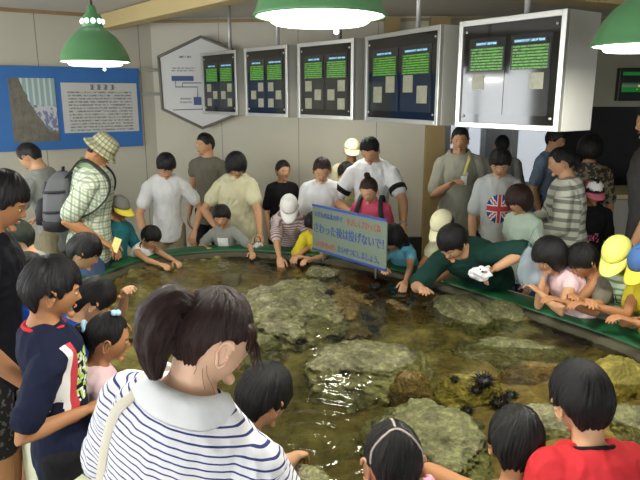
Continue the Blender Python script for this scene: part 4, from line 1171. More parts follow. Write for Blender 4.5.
capw = plain('cap_white', srgb(232, 232, 228), .8, var=.03); capy = plain('cap_yellow', srgb(236, 236, 120), .8, var=.04); capp = plain('cap_pink', srgb(206, 110, 128), .8); capc = plain('cap_cream', srgb(240, 236, 196), .8, var=.03); capb = plain('cap_blue', srgb(60, 96, 150), .8); capg = plain('cap_grey', srgb(120, 120, 116), .8); capyy = plain('brim_yellow', srgb(232, 214, 70), .8)
hatm = F('checked_hat', srgb(206, 206, 178), 'plaid', srgb(120, 120, 84), .034, .40, srgb(150, 150, 120))
CR = lambda m: ('crew', m)
P = {}
def pp(id, label, **sp):
    sp['id'] = id; sp['label'] = label; P[id] = person(sp); return P[id]
RZ = .80; WZ = .70
# ---- back row, left to right
pp(1, 'person in grey t-shirt and khaki trousers with bowed dark head below the blue board photo', px=(30, 157), Y=5.55, h=1.68, yaw=-80, lean=10, hp=38, sex='f', fat=.95, hair='short', haircol='black', shirt=dict(mat=grey, sleeve=.62), pants=kh, armR=('L', .04, .13, -.22), armL=('L', .02, .16, -.16), free=1)
k2 = pp(2, 'man in checked bucket hat and pale plaid shirt wearing a backpack', px=(101, 150), Y=4.98, h=1.74, yaw=80, lean=6, hp=34, sex='m', fat=1.08, hair='capped', skin='tan', shirt=dict(mat=plaid, sleeve=.8, ease=.028, collar=('fold', plaid)), pants=dn, hat=dict(kind='bucket', mat=hatm, tilt=-8), armR=dict(t=('Y', 100, 240, 4.80), hint=(.2, -1, -.4)), free=1)
pp(3, 'child in teal t-shirt and grey cap with yellow brim by the bucket hat man', px=(119, 208), Y=5.32, h=1.2, yaw=120, lean=4, hp=16, hair='capped', skin='tan', shirt=dict(mat=teal, sleeve=.8, ease=.02), pants=dn, hat=dict(kind='cap', mat=capg, brimmat=capyy, tilt=-4), armL=('L', .0, .10, -.26), clear=.3)
pp(4, 'adult in white t-shirt with bowed black hair and khaki trousers at the back left rim', px=(166, 166), Y=5.95, h=1.65, yaw=165, lean=10, hp=40, hy=-10, sex='m', fat=.92, hair='boy', shirt=dict(mat=white, sleeve=.6, ease=.022), pants=kh, armL=('L', .06, .05, -.28), armR=dict(t=('Y', 146, 238, 5.75), hint=(1, -.6, 0)), clear=.3)
pp(5, 'toddler in white tank top with black trim reaching into the pool from the left', px=(151, 238), Y=5.35, h=1.02, yaw=125, lean=30, hp=34, hair='boy', shirt=dict(mat=white, sleeve=0, collar=CR(black)), pants=sh_, armL=('Y', 184, 266, 5.1), armR=('Y', 172, 270, 4.95), clear=.26)
pp(6, 'thin man in taupe vest with dark hair turned left, standing against the back wall', px=(205, 145), Y=6.75, h=1.7, yaw=-160, lean=0, hp=4, hy=28, sex='m', fat=.85, hair='short', skin='warm', shirt=dict(mat=vest, sleeve=.3), pants=bk)
pp(7, 'woman in cream short sleeved dress with bowed dark bob at the back rim', px=(236, 165), Y=6.0, h=1.6, yaw=172, lean=10, hp=36, hy=-12, sex='f', fat=1.2, hair='bob', shirt=dict(mat=cream, sleeve=.55, ease=.03, hemlow=.35, skirt=1.25), pants=dict(mat=cream, len=.5), armL=dict(t=('Y', 261, 238, 5.75), hint=(1, -.5, 0)), armR=('L', .04, .10, -.24), clear=.3)
pp(8, 'small child in grey t-shirt with white front, before the cream dress woman', px=(222, 217), Y=5.72, h=1.12, yaw=-176, lean=12, hp=18, hair='boy', shirt=dict(mat=grey, sleeve=.7, ease=.02), pants=sh_, armR=('Y', 207, 248, 5.7), armL=('Y', 252, 252, 5.5), clear=.27)
pp(9, 'woman in black top at the back wall between cream dress and white cap', px=(283, 171), Y=6.85, h=1.5, yaw=165, lean=4, hp=2, hy=-14, sex='f', fat=1.1, hair='short', shirt=dict(mat=black, sleeve=.8), pants=bk)
pp(10, 'child in white cap and rose striped shirt reaching straight down into the water', px=(289, 206), Y=5.55, h=1.18, yaw=178, lean=28, hp=46, hair='capped', shirt=dict(mat=pstripe, sleeve=.85, ease=.022), pants=sk_, hat=dict(kind='cap', mat=capw, tilt=-6), armR=('Y', 280, 266, 5.2), armL=('Y', 300, 254, 5.42), clear=.26)
pp(11, 'woman in white jacket over pale pink top behind the left half of the lettered sign', px=(322, 170), Y=5.8, h=1.55, yaw=178, lean=8, hp=28, sex='f', fat=1.05, hair='short', haircol='brown', shirt=dict(mat=white, sleeve=1.5, ease=.02), pants=bk, clear=.3)
pp(12, 'child in bright yellow shirt at the left edge of the lettered sign', px=(314, 224), Y=5.45, h=1.06, yaw=-172, lean=24, hp=40, hair='boy', shirt=dict(mat=yellow, sleeve=.8), pants=sh_, armR=('Y', 303, 257, 5.3), armL=('Y', 311, 259, 5.22), clear=.24)
pp(13, 'person with dark hair in pale yellow top standing between white jacket and white t-shirt', px=(346, 174), Y=6.4, h=1.5, yaw=170, lean=4, hp=20, hair='boy', sex='f', shirt=dict(mat=F('cloth_straw', srgb(216, 206, 150)), sleeve=.7), pants=kh, free=1)
pp(14, 'person in light cap just behind the shoulder of the man in the white t-shirt', px=(352, 150), Y=6.75, h=1.62, yaw=175, lean=3, hp=10, sex='f', hair='capped', shirt=dict(mat=cream, sleeve=.6), pants=kh, hat=dict(kind='cap', mat=capc, tilt=-4), free=1)
k15 = pp(15, 'tall man in white t-shirt with black sleeve bands and a wristwatch', px=(370, 150), Y=5.75, h=1.74, yaw=-172, lean=10, hp=42, hy=14, sex='m', fat=1.0, hair='short', shirt=dict(mat=white, sleeve=.62, ease=.024, cuff=black), pants=bk, armL=dict(t=('Y', 403, 226, 5.4), hint=(1, -.7, 0)), armR=('L', .0, .12, -.2), clear=.3)
k16 = pp(16, 'girl in pink top with topknot and black backpack behind the right half of the sign', px=(369, 190), Y=5.35, h=1.34, yaw=-165, lean=6, hp=30, hy=10, hair='pulled', haircol='brown', shirt=dict(mat=pink, sleeve=.5), pants=dn, tails=[dict(pts=[(0, -.1, .45), (0, -.12, .56), (.02, -.12, .68), (0, -.1, .74)], r=[.08, .12, .12, .03], tie=srgb(40, 40, 44), tiename='dark')], clear=.25)
pp(17, 'girl in sky blue top with loose black hair reaching down beside the sign', px=(393, 238), Y=4.95, hd=.215, h=1.2, yaw=-140, lean=36, hp=40, hy=0, hr=-10, hair='long', shirt=dict(mat=aqua, sleeve=.35), pants=sh_, armR=('Y', 383, 268, 4.75), armL=('Y', 404, 292, 4.45), tails=[dict(pts=[(-.25, -.25, .0), (-.32, -.25, -.3), (-.38, -.15, -.6), (-.4, -.1, -.85)], r=[.15, .17, .14, .04])], clear=.24)
pp(18, 'child in cream cap and pale shirt beside the dark green bending man', px=(443, 224), Y=4.7, hd=.215, h=1.2, yaw=-130, lean=24, hp=38, hair='capped', skin='tan', shirt=dict(mat=cream, sleeve=.5), pants=sh_, hat=dict(kind='cap', mat=capc, tilt=-6), armL=('Y', 424, 285, 4.55), armR=('Y', 420, 272, 4.65), clear=.24)
k19 = pp(19, 'man in grey polo shirt with a lanyard standing beside the ochre post', px=(460, 140), Y=6.3, h=1.68, yaw=-168, lean=0, hp=6, hy=0, sex='m', fat=1.08, belly=.01, hair='short', shirt=dict(mat=polo, sleeve=.8, ease=.03, collar=('fold', polo)), pants=kh, armR=dict(t=('L', -.05, .155, -.10), hint=(.6, -.4, -1)), free=1)
k20 = pp(20, 'bending man in dark green t-shirt reaching far into the pool, tissue in hand', px=(453, 243), Y=4.12, h=1.62, hd=.24, yaw=-148, lean=46, side=14, w=1.0, sw=.10, hp=44, hy=14, sex='m', fat=1.15, hair='boy', shirt=dict(mat=dgreen, sleeve=.85, ease=.028), pants=dn, armR=dict(t=('Y', 421, 288, 4.1), curl=.35), armL=dict(t=('Y', 496, 268, 4.0), hint=(1, -.2, .5), curl=.9), clear=.2, stand=0)
k21 = pp(21, 'boy in pale grey t-shirt with a flag print, standing behind the dark green back', px=(500, 163), Y=5.3, h=1.48, yaw=-172, lean=4, hp=30, hy=10, w=.78, sw=.076, hair='boy', shirt=dict(mat=F('cloth_ash', srgb(196, 200, 198)), sleeve=.75, ease=.022), pants=sh_, free=1)
pp(22, 'girl in mint green top before the boy with the flag print', px=(519, 200), Y=4.9, h=1.22, yaw=-120, lean=4, hp=24, hair='bob', haircol='brown', shirt=dict(mat=mint, sleeve=.5), pants=dn, free=1)
k23 = pp(23, 'person seen from behind in grey shirt with a dark shoulder strap, near the white doors', px=(502, 146), Y=7.4, h=1.66, yaw=12, lean=4, hp=10, sex='m', hair='short', shirt=dict(mat=grey, sleeve=.8, ease=.03), pants=bk, free=1)
k24 = pp(24, 'woman in grey and white striped knit with tied black hair, facing left', px=(561, 162), Y=5.15, h=1.62, yaw=-75, lean=6, hp=16, sex='f', fat=1.1, hair='pulled', shirt=dict(mat=gstripe, sleeve=1.45, ease=.03, hem=-.35), pants=kh, armL=dict(t=('L', -.02, .17, -.19), hint=(.3, -1, -.3)), armR=('L', -.02, .18, -.17), tails=[dict(pts=[(0, -.4, .0), (0, -.5, -.08), (0, -.52, -.3), (0, -.45, -.45)], r=[.09, .13, .13, .04], tie=srgb(30, 28, 30), tiename='black')], free=1)
pp(25, 'person in pale blue shirt partly hidden behind the woman in the striped knit', px=(556, 140), Y=6.8, h=1.66, yaw=140, lean=3, hp=10, sex='m', hair='boy', shirt=dict(mat=F('cloth_paleblue', srgb(128, 146, 170)), sleeve=.7), pants=dn, free=1)
pp(26, 'person with bushy dark hair and patterned shirt behind the pink and white cap', px=(590, 150), Y=6.1, h=1.66, yaw=20, lean=8, hp=20, sex='f', hair='bush', shirt=dict(mat=dkpat, sleeve=.8), pants=bk, free=1)
k27 = pp(27, 'child in pink and white cap and black t-shirt beside the striped knit', px=(593, 192), Y=5.2, h=1.3, yaw=-165, lean=2, hp=10, hy=-10, hair='cappedlong', skin='tan', shirt=dict(mat=black, sleeve=.75), pants=sh_, hat=dict(kind='cap', mat=capw, mat2=capp, front=1, brimmat=capp, tilt=-4), free=1)
pp(28, 'dark clothed man cut by the right edge in front of the grey counter', px=(652, 122), Y=4.7, h=1.72, yaw=-60, lean=4, hp=14, sex='m', fat=1.1, hair='short', shirt=dict(mat=F('cloth_slate', srgb(66, 64, 62)), sleeve=.8, ease=.03), pants=bk, free=1)
# ---- children along the right rim
pp(29, 'child with black bob and pale pink sleeveless top, hand held out over the rim', px=(550, 256), Y=3.8, hd=.215, h=1.15, yaw=-108, lean=26, hp=26, hr=0, hair='bob', skin='warm', shirt=dict(mat=lpink, sleeve=.12), pants=sh_, armL=dict(t=('Y', 540, 293, 3.74), hint=(1, -.9, .1)), armR=dict(t=('Y', 543, 276, 3.8), hint=(.3, -.3, -1), curl=1.0), clear=.22)
pp(30, 'boy in dull grey top on the rim between bobbed child and yellow cap', px=(583, 261), Y=3.75, hd=.21, h=1.12, yaw=-110, lean=28, hp=36, hair='bangs', skin='tan', shirt=dict(mat=vest, sleeve=.5), pants=sh_, armL=('Y', 564, 302, 3.5), armR=('Y', 570, 298, 3.6), clear=.22)
k31 = pp(31, 'child in plain yellow cap and green striped tank top with lettering, hands on the rim', px=(618, 254), Y=3.6, hd=.215, h=1.14, yaw=-128, lean=20, hp=34, hair='capped', skin='tan', shirt=dict(mat=tankg, sleeve=0, ease=.02, collar=CR(F('cloth_lime', srgb(150, 190, 60)))), pants=dict(mat=white, len=.5), hat=dict(kind='cap', mat=capy, tilt=-8), armL=('Y', 592, 306, 3.42), armR=('Y', 586, 301, 3.5), clear=.22)
pp(32, 'child in blue cap with yellow brim and yellow shirt at the right edge', px=(646, 262), Y=3.4, hd=.215, h=1.13, yaw=-115, lean=20, hp=34, hair='capped', skin='tan', shirt=dict(mat=yellow, sleeve=.5), pants=sh_, hat=dict(kind='cap', mat=capb, brimmat=capyy, tilt=-8), armL=('Y', 634, 322, 3.2), armR=('Y', 640, 320, 3.3), clear=.22)
# ---- left side
pp(33, 'child in turquoise t-shirt seen from the side near the left rim', px=(84, 252), Y=3.75, h=1.25, yaw=80, lean=26, hp=30, hair='bangs', shirt=dict(mat=turq, sleeve=.6), pants=sh_, armR=('L', .0, .2, -.2), clear=.22)
pp(34, 'child with dark hair facing left, behind the man at the left edge', px=(18, 238), Y=3.9, h=1.3, yaw=-95, lean=8, hp=24, hair='bangs', haircol='green', shirt=dict(mat=grey, sleeve=.6), pants=sh_, free=1)
pp(35, 'man in dark t-shirt and black patterned shorts cut by the left edge', px=(0, 202), Y=2.75, h=1.75, yaw=75, lean=6, hp=24, sex='m', fat=1.0, hd=.25, hair='boy', skin='tan', shirt=dict(mat=F('cloth_ink', srgb(26, 26, 34)), sleeve=.85, ease=.03), pants=dict(mat=grn2, len=.6), armR=dict(t=('Y', 28, 385, 2.45), hint=(.6, -1, 0)), free=1)
pp(36, 'child in bright blue t-shirt with dark hair behind the tall boy in navy', px=(26, 276), Y=3.1, h=1.3, yaw=40, lean=6, hp=20, hair='boy', shirt=dict(mat=blue, sleeve=.75, ease=.022), pants=sh_, free=1)
pp(37, 'child with dark hair and bright blue collar, arm stretched over the left rim', px=(93, 301), Y=2.9, h=1.3, yaw=62, lean=14, hp=36, hair='boy', shirt=dict(mat=blue, sleeve=.5), pants=sh_, armL=('Y', 125, 296, 2.95), clear=.12)
k38 = pp(38, 'tall boy in navy t-shirt with red and white trim, back left foreground', px=(52, 290), Y=2.2, h=1.48, yaw=72, lean=-3, hp=12, hy=-8, hair='boy', fat=.85, w=.86, sw=.088, skin='tan', shirt=dict(mat=navy, sleeve=.72, ease=.022, hem=-.3, hemlow=.10, sl_ease=1.2, collar=CR(red)), pants=dict(mat=black, len=.6), armR=dict(t=('Y', 86, 410, 2.13), hint=(.3, -.6, -1)), armL=('L', .0, .16, -.2), free=1)
k39 = pp(39, 'girl with low ponytail held by pale blue bands, left of the striped woman', px=(107, 338), Y=2.45, h=1.42, yaw=68, lean=8, hp=14, hair='pulled', skin='tan', shirt=dict(mat=lpink, sleeve=.6), pants=sh_, tails=[dict(pts=[(-.12, -.42, .12), (-.14, -.52, .05), (-.2, -.58, -.3), (-.25, -.50, -.75), (-.28, -.42, -1.15)], r=[.12, .15, .17, .13, .04], tie=srgb(170, 210, 236), tiename='pale_blue', tr=.045)], armR=('L', .0, .2, -.16), clear=.05)
k40 = pp(40, 'woman in white shirt with thin navy stripes and big brown ponytail, back to camera', px=(212, 338), Y=1.36, h=1.62, sw=.100, w=.95, side=14, yaw=26, lean=3, hp=22, hy=28, hr=0, sex='f', fat=1.02, hd=.225, haircol='brown', hair='woman', skin='pale', shirt=dict(mat=wstripe, sleeve=.72, ease=.026, sl_ease=1.4, hem=-.3, collar=('fold', white)), pants=dn, armR=('L', .02, .16, -.22), armL=('L', .02, .14, -.24), free=1,
  tails=[dict(pts=[(-.02, -.34, .24), (-.02, -.44, .29), (-.04, -.54, .25), (-.06, -.60, .04), (-.06, -.56, -.22), (-.04, -.46, -.50)], r=[.10, .15, .21, .24, .18, .06], tie=srgb(50, 36, 34), tiename='brown', tr=.03)])
k41 = pp(41, 'boy with black bowl haircut beside the striped woman, forearm over the water', px=(264, 398), Y=1.96, h=1.2, yaw=46, lean=40, hp=26, hair='bangs', skin='warm', shirt=dict(mat=black, sleeve=.5), pants=sh_, armR=('Y', 303, 455, 2.28), armL=('Y', 306, 482, 2.2), clear=.02)
k42 = pp(42, 'girl with parted black hair and pink scrunchie at the bottom centre', px=(394, 464), Y=1.50, h=1.25, hd=.215, yaw=-4, lean=12, hp=34, hair='pulled', skin='warm', fringe=30, shirt=dict(mat=pink, sleeve=.5), pants=sh_, tails=[dict(pts=[(.33, -.20, -.30), (.38, -.24, -.34), (.48, -.28, -.45), (.50, -.22, -.6), (.46, -.14, -.8)], r=[.08, .09, .13, .11, .03], tie=srgb(236, 150, 176), tiename='pink', tr=.075), dict(pts=[(-.33, -.20, -.34), (-.37, -.24, -.38), (-.44, -.28, -.5), (-.44, -.22, -.65), (-.40, -.14, -.8)], r=[.08, .09, .13, .11, .03], tie=srgb(236, 150, 176), tiename='pink', tr=.075)], clear=.02)
k43 = pp(43, 'boy with short black hair and bare shoulder at the bottom, left of the red shirt', px=(516, 445), Y=1.75, h=1.3, yaw=18, lean=16, hp=30, hair='boy', skin='tan', shirt=dict(mat=vest, sleeve=0), pants=sh_, armL=dict(t=('Y', 468, 484, 1.95), hint=(1, -.4, .5)), clear=.02)
k44 = pp(44, 'boy in bright red t-shirt with black neckband at the bottom right corner', px=(581, 402), Y=1.72, h=1.42, yaw=-6, lean=14, hp=24, hair='boy', skin='warm', fat=1.1, shirt=dict(mat=red, sleeve=.8, ease=.026, sl_ease=1.4, collar=CR(black)), pants=sh_, clear=.02)

# ---- printed details on clothing
INKW = plain('print_white', srgb(232, 232, 232), .7, var=.03); INKR = plain('print_red', srgb(196, 60, 70), .7, var=.05); INKB = plain('print_blue', srgb(44, 60, 120), .7, var=.05); INKP = plain('print_pink', srgb(206, 110, 150), .7); INKK = plain('print_dark', srgb(50, 60, 54), .7); INKG = plain('print_lime', srgb(170, 206, 90), .7)
def flag(i, j, n=30, m=22):
    x = (i + .5) / n * 2 - 1; y = (j + .5) / m * 2 - 1
    if x * x * .9 + y * y > 1.0: return None
    if abs(x) < .13 or abs(y) < .17: return 0
    if abs(x) < .22 or abs(y) < .29: return 1
    d = abs(abs(x) - abs(y))
    if d < .09: return 0
    if d < .24: return 1
    return 2
decal(k21, 'flag_print', flag, -.10, .10, .36 * k21.T, .80 * k21.T, 30, 22, [INKR, INKW, INKB])
def glyph(rows):
    return lambda i, j: 0 if rows[len(rows) - 1 - j][i] == '#' else None
DIG = ["#..#.####.#....####", "#..#.#..#.#....#...", "#..#.#..#.#....###.", ".##..#..#.#....#...", ".##..####.####.#..."]
decal(k31, 'chest_lettering', glyph(DIG), .07, -.07, .60 * k31.T, .74 * k31.T, 19, 5, [INKK])
decal(k31, 'chest_numerals', glyph(["####..#.####.####", "#..#.##.#..#.#...", "#..#..#.####.####", "#..#..#.#..#....#", "####..#.####.####"]), .08, -.08, .22 * k31.T, .42 * k31.T, 17, 5, [INKK])
SCRI = [".....#......###.", "#...##.#.#.#..#.", "##.#.##.#.##.#..", "#.##..#.##.#...#", "..#...........##"]
decal(k27, 'script_print', glyph(SCRI), .08, -.08, .40 * k27.T, .58 * k27.T, 16, 5, [INKP])
decal(P[8], 'white_front', lambda i, j: 0, -.05, .05, .35 * P[8].T, .85 * P[8].T, 8, 10, [INKW])
decal(k19, 'shirt_badge', lambda i, j: 0 if (i - 3.5) ** 2 + (j - 3.5) ** 2 < 14 else None, -.095, -.055, .70 * k19.T, .77 * k19.T, 8, 8, [INKW])
# navy shirt: white and red side panels, big front letters
decal(k38, 'white_stripe', lambda i, j: 0 if i > 1 else 1, .085, .135, .30 * k38.T, .92 * k38.T, 5, 26, [INKW, INKR])
decal(k38, 'front_lettering', lambda i, j: (0 if noise.noise(V((i * .7, j * .5, 3))) > .0 else 1) if noise.noise(V((i * .45, j * .45, 9))) > -.1 else None, .0, .085, .45 * k38.T, .82 * k38.T, 12, 20, [INKW, INKG])

# ---- the man's lanyard, watch, hair parts
b = bmesh.new(); X, Fv, U = k19.fr(.9); h = k19.h
pts = [k19.spine(1.04) - X * .05 * h + Fv * .01, k19.spine(.98) - X * .052 * h + Fv * .075 * h, k19.spine(.86) - X * .040 * h + Fv * .100 * h, k19.spine(.72) - X * .030 * h + Fv * .112 * h]
ribbon(b, bez(pts, 5), .028, .004, X); link('lanyard', b, plain('lanyard_yellow', srgb(226, 214, 130), .7), k19.E)
b = bmesh.new(); box(b, pts[-1] - U * .05 + Fv * .01, (.06, .006, .09), None, .001); link('name_card', b, INKW, k19.E)
for k in (k15, k24):
    s = -1; Sj, E_, Wr, kk, oo = k.arm[s]; b = bmesh.new(); d = (Wr - E_).normalized(); x = d.orthogonal().normalized(); y = d.cross(x); c = Wr - d * .02; r = .018 * k.h
    tube(b, [c + (x * math.cos(a) + y * math.sin(a)) * r for a in [i * PI / 10 for i in range(21)]], .006, 6); ell(b, c + (k.l2w(c) - k.l2w(c)) + V((0, .0, .0)) + x * r * 1.1, (.016, .016, .016)); link('wristwatch', b, plain('watch_silver', srgb(180, 180, 176), .3, .8), k.E)
# head parting on the pigtailed girl
H, c, M = k42.H, k42.hc, k42.HM
for nm, path in (('hair_parting', [(0, 14), (0, 40), (0, 62), (8, 80)]),):
    bmh = bmesh.new(); bmh.from_mesh(k42.hair.data); bv = BVHTree.FromBMesh(bmh)
    def onhair(az, el):
        d = V((math.sin(rad(az)) * math.cos(rad(el)), math.cos(rad(az)) * math.cos(rad(el)), math.sin(rad(el))))
        r = bv.ray_cast(c + M @ (d * H * 1.2), -(M @ d)); return (r[0] if r[0] else c + M @ d * H * .5) + (M @ d) * -.0005
    for path in ([(0, 70), (0, 84), (180, 80), (180, 52)], [(180, 52), (150, 38), (130, 22), (122, 0)], [(180, 52), (210, 38), (230, 22), (238, 0)]):
        pt = []
        for (a0, e0), (a1, e1) in zip(path, path[1:]):
            d0 = V((math.sin(rad(a0)) * math.cos(rad(e0)), math.cos(rad(a0)) * math.cos(rad(e0)), math.sin(rad(e0)))); d1 = V((math.sin(rad(a1)) * math.cos(rad(e1)), math.cos(rad(a1)) * math.cos(rad(e1)), math.sin(rad(e1))))
            for q in range(6):
                d = d0.lerp(d1, q / 6).normalized(); r = bv.ray_cast(c + M @ (d * H * 1.2), -(M @ d))
                if r[0]: pt.append(r[0] + M @ d * .0005)
        b = bmesh.new(); tube(b, pt, [.0034] * len(pt), 6); link('hair_parting', b, plain('scalp', srgb(178, 164, 156), .7), k42.hair)
    bmh.free()
# small blue hair bobbles on the girl with the ponytail
H, c, M = k39.H, k39.hc, k39.HM
b = bmesh.new()
for q in ((.12, .10, .60), (.16, .02, .60)): ell(b, c + M @ (V(q) * H), (.016, .013, .013))
link('hair_bobble', b, plain('hair_tie_pale_blue', srgb(170, 210, 236), .7), k39.hair)
# striped woman: loose strands at neck and temple
H, c, M = k40.H, k40.hc, k40.HM; hb = hairmat('hair_brown', srgb(34, 20, 18), srgb(98, 62, 56)); r_ = random.Random(5)
for i in range(16):
    b = bmesh.new()
    if i < 12: az = r_.uniform(32, 68); e0 = r_.uniform(20, 30); L_ = r_.uniform(.25, .45)
    else: az = r_.uniform(105, 190); e0 = r_.uniform(-30, -12); L_ = r_.uniform(.2, .5)
    d = V((math.sin(rad(az)) * math.cos(rad(e0)), math.cos(rad(az)) * math.cos(rad(e0)), math.sin(rad(e0))))
    p0 = c + M @ (headpoint(d, H) * 1.06); o_ = M @ V((d.x, d.y, 0))
    pts = [p0, p0 + o_ * .003 + V((0, 0, -.25 * L_ * H)), p0 + o_ * .004 + V((r_.uniform(-.01, .01), r_.uniform(0, .02), -.6 * L_ * H)), p0 + o_ * .006 + V((r_.uniform(-.012, .012), r_.uniform(0, .03), -1.0 * L_ * H))]
    tube(b, bez(pts, 3), [.0024 if i < 12 else .0006] * 10, 6, flat=.4); link('loose_strand', b, hb, k40.hair)
# thicker lock covering the temple
for az, L_, w_ in ((40, .34, .022), (52, .30, .022), (30, .32, .018)):
    d = V((math.sin(rad(az)) * .9, math.cos(rad(az)) * .9, .5)).normalized(); p0 = c + M @ (headpoint(d, H) * 1.04); o_ = M @ V((d.x, d.y, 0))
    b = bmesh.new(); pts = bez([p0 + V((0, 0, .004)) - o_ * .01, p0 + o_ * .006 + V((0, 0, -.2 * L_ * H)), p0 + o_ * .004 + V((0, 0, -.6 * L_ * H)), p0 - o_ * .010 + V((0, 0, -L_ * H))], 5)
    tube(b, pts, [w_ * (1 - .85 * (i / (len(pts) - 1)) ** 2) for i in range(len(pts))], 12, flat=.35, up=M @ V((-d.y, d.x, 0))); link('side_lock', b, hb, k40.hair)

# ------------------------------------------------------------ things people carry
backpack(k2, 'black and grey backpack worn by the man in the bucket hat', plain('pack_grey', srgb(92, 94, 98), .7, scale=12), plain('pack_black', srgb(26, 27, 31), .65), 1.0)
backpack(k16, 'black backpack worn by the girl in pink behind the sign', plain('pack_dark', srgb(34, 34, 38), .7), plain('pack_black', srgb(26, 27, 31), .65), .8)
# woman's shoulder strap bag
X, Fv, U = k40.fr(.9); h = k40.h
def surf(s, xx, back=True):
    Xs, Fs, Us = k40.fr(s); o = k40.spine(s) + Xs * xx + Fs * (-.5 if back else .5); r = k40.bvh.ray_cast(o, Fs if back else -Fs); return (r[0] if r[0] else k40.spine(s)) + (-Fs if back else Fs) * .006
bp_ = []
for s, xx in ((1.0, -.095), (.93, -.115), (.8, -.125), (.6, -.13), (.4, -.135), (.2, -.15)): bp_.append(surf(s, xx))
r = k40.bvh.ray_cast(k40.spine(1.0) + X * -.095 + V((0, 0, .5)), V((0, 0, -1))); top_ = (r[0] if r[0] else k40.spine(1)) + V((0, 0, .006))
fr_ = [surf(s, xx, False) for s, xx in ((.93, -.10), (.7, -.13), (.3, -.17))]
bagc = k40.spine(-.15) + X * -.26
E0 = empty('shoulder_bag', k40.l2w(bagc), k40.E.rotation_euler.z); tag(E0, 'beige strapped shoulder bag hanging over the left shoulder of the striped woman', 'bag')
b = bmesh.new(); ribbon(b, [p - bagc for p in bez([bagc + V((0, -.02, .12))] + bp_[::-1] + [top_] + fr_ + [bagc + V((0, .02, .12))], 5)], .026, .005, X); link('strap', b, plain('strap_beige', srgb(212, 206, 188), .8, var=.05), E0)
b = bmesh.new(); loft(b, [(V((0, 0, z)), V((0, .15 * q, 0)), V((.045 * q, 0, 0))) for z, q in ((-.13, .7), (-.12, .95), (0, 1.05), (.10, .95), (.125, .6))], 20, pw=.6); link('bag_body', b, plain('bag_beige', srgb(190, 180, 156), .8), E0)
# strap across the grey back
b = bmesh.new(); X, Fv, U = k23.fr(.8); h = k23.h
def surf2(s, xx):
    Xs, Fs, Us = k23.fr(s); o = k23.spine(s) + Xs * xx - Fs * .5; r = k23.bvh.ray_cast(o, Fs); return (r[0] if r[0] else k23.spine(s)) - Fs * .006
E0 = empty('shoulder_bag', k23.l2w(k23.spine(-.1) + X * .2), k23.E.rotation_euler.z); tag(E0, 'black bag on a diagonal strap across the grey shirted back near the doors', 'bag'); q0 = k23.spine(-.1) + X * .2
ribbon(b, [p - q0 for p in bez([surf2(1.0, -.07), surf2(.85, -.05), surf2(.6, 0), surf2(.3, .07), surf2(.0, .14)], 5)], .03, .006, X); link('strap', b, black, E0)
b = bmesh.new(); loft(b, [(V((0, 0, z)), V((0, .14 * q, 0)), V((.05 * q, 0, 0))) for z, q in ((-.12, .8), (0, 1), (.11, .9))], 16, pw=.6); link('bag_body', b, black, E0)
# tissue with shells in the bending man's hand
c = k20.l2w(k20.hand[-1]) + V((-.02, -.02, .02)); b = bmesh.new(); bmesh.ops.create_icosphere(b, subdivisions=4, radius=1)
for w in b.verts:
    p = w.co.copy(); d = 1 + .55 * noise.noise(p * 1.8) + .25 * abs(noise.noise(p * 4)); w.co = V((p.x * .070, p.y * .05, p.z * .042)) * d
E0 = empty('crumpled_tissue', c); tag(E0, 'crumpled white tissue holding bits of shell in the bending man hand', 'tissue'); link('tissue', b, plain('tissue_white', srgb(234, 234, 238), .8, var=.03), E0)
for i in range(7):
    b = bmesh.new(); ell(b, (.0 + random.uniform(-.03, .05), random.uniform(-.045, -.01), random.uniform(.015, .05)), (.014, .010, .008), Matrix.Rotation(i, 3, 'Z'), 8, 6); link('shell', b, plain('shell_dark' if i % 2 else 'shell_rust', srgb(60, 48, 44) if i % 2 else srgb(150, 90, 70), .5), E0)
# clear plastic bag hanging behind his arm
c = atd(533, 266, 3.86); b = bmesh.new(); n_ = 40; rings = []
for z, wx, wy in ((.16, .05, .03), (.12, .09, .045), (.05, .125, .06), (-.05, .14, .075), (-.13, .13, .075), (-.19, .09, .05), (-.205, .03, .02)):
    rings.append([b.verts.new(V((wx * math.cos(a), wy * math.sin(a), z)) * (1 + .12 * noise.noise(V((math.cos(a) * 2, math.sin(a) * 2, z * 9))) + .06 * noise.noise(V((math.cos(a) * 6, math.sin(a) * 6, z * 14))))) for a in [2 * PI * i / n_ for i in range(n_)]])
for A, B in zip(rings, rings[1:]):
    for i in range(n_): b.faces.new((A[i], A[(i + 1) % n_], B[(i + 1) % n_], B[i]))
b.faces.new(rings[-1])
n = N('bag_film'); n.set(.25, 0, .6, srgb(170, 186, 196)); n.b.inputs['Alpha'].default_value = .45
E0 = empty('plastic_bag', c, rad(-40)); E0.scale = (.72, .72, .78); tag(E0, 'translucent bluish plastic bag hanging behind the dark green shirt', 'bag'); link('bag_film', b, n.m, E0)
for s in (-1, 1):
    b = bmesh.new(); ribbon(b, bez([(s * .045, 0, .15), (s * .05, 0, .22), (s * .02, 0, .30), (0, 0, .33)], 5), .03, .003, V((0, 1, 0))); link('bag_handle', b, n.m, E0)
b = bmesh.new(); ell(b, (-.03, 0, -.02), (.05, .03, .06)); link('dark_contents', b, plain('contents_dark', srgb(60, 40, 44), .6), E0)
b = bmesh.new(); ell(b, (.04, -.01, -.10), (.05, .035, .05)); link('pale_contents', b, plain('contents_pale', srgb(150, 170, 190), .6), E0)
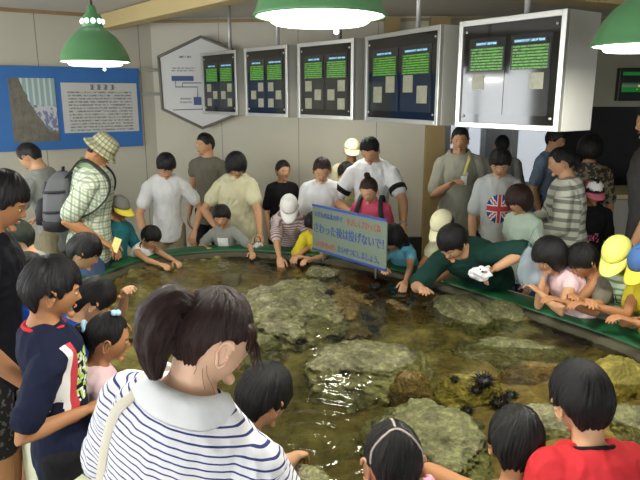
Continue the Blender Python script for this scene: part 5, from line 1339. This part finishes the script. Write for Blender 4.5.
# patterned bag in the cream dress woman's hand
c = k_ = P[7]; c = k_.l2w(k_.hand[-1]) + V((-.03, -.03, -.05)); E0 = empty('small_pouch', c); tag(E0, 'small white patterned pouch held by the woman in the cream dress', 'bag')
b = bmesh.new(); loft(b, [(V((0, 0, z)), V((.06 * q, 0, 0)), V((0, .025 * q, 0))) for z, q in ((-.09, .5), (-.08, .95), (0, 1.1), (.05, .8), (.07, .3))], 16, pw=.7); link('pouch_body', b, F('pouch_print', srgb(214, 214, 208), 'print', srgb(90, 92, 88), .03, .5), E0)
b = bmesh.new(); tube(b, bez([(-.03, 0, .06), (-.02, 0, .11), (.02, 0, .11), (.03, 0, .06)], 4), .004, 6); link('pouch_handle', b, black, E0)
# pale paper the bucket-hat man holds
c = P[2].l2w(P[2].hand[1]) + V((.04, -.02, .02)); b = bmesh.new(); box(b, (0, 0, 0), (.06, .012, .12), Matrix.Rotation(.4, 3, 'Y'), .003); o = link('folded_leaflet', b, plain('leaflet_yellow', srgb(226, 218, 140), .6), None, False, c); tag(o, 'folded pale yellow leaflet in the hand of the man in the bucket hat', 'leaflet')

# ------------------------------------------------------------ camera, light, world
cam = bpy.data.cameras.new('camera'); cam.sensor_width = 36; cam.lens = FPX * 36 / 640; cam.clip_start = .05
co = bpy.data.objects.new('camera', cam); COL.objects.link(co); co.location = (0, 0, CAMH); co.rotation_euler = (PI / 2 - PITCH, 0, 0); SC.camera = co
w = bpy.data.worlds.new('world'); w.use_nodes = True; SC.world = w; w.node_tree.nodes['Background'].inputs[0].default_value = (.75, .85, 1, 1); w.node_tree.nodes['Background'].inputs[1].default_value = .6
def area(name, loc, rot, sx, sy, e, col):
    l = bpy.data.lights.new(name, 'AREA'); l.shape = 'RECTANGLE'; l.size = sx; l.size_y = sy; l.energy = e; l.color = col
    o = bpy.data.objects.new(name, l); COL.objects.link(o); o.location = loc; o.rotation_euler = rot; return o
SC.view_settings.view_transform = 'Standard'; SC.view_settings.look = 'None'; SC.view_settings.gamma = 1; SC.view_settings.exposure = -0.58; SC.view_settings.use_curve_mapping = False
SC.cycles.max_bounces = 6; SC.cycles.use_denoising = True
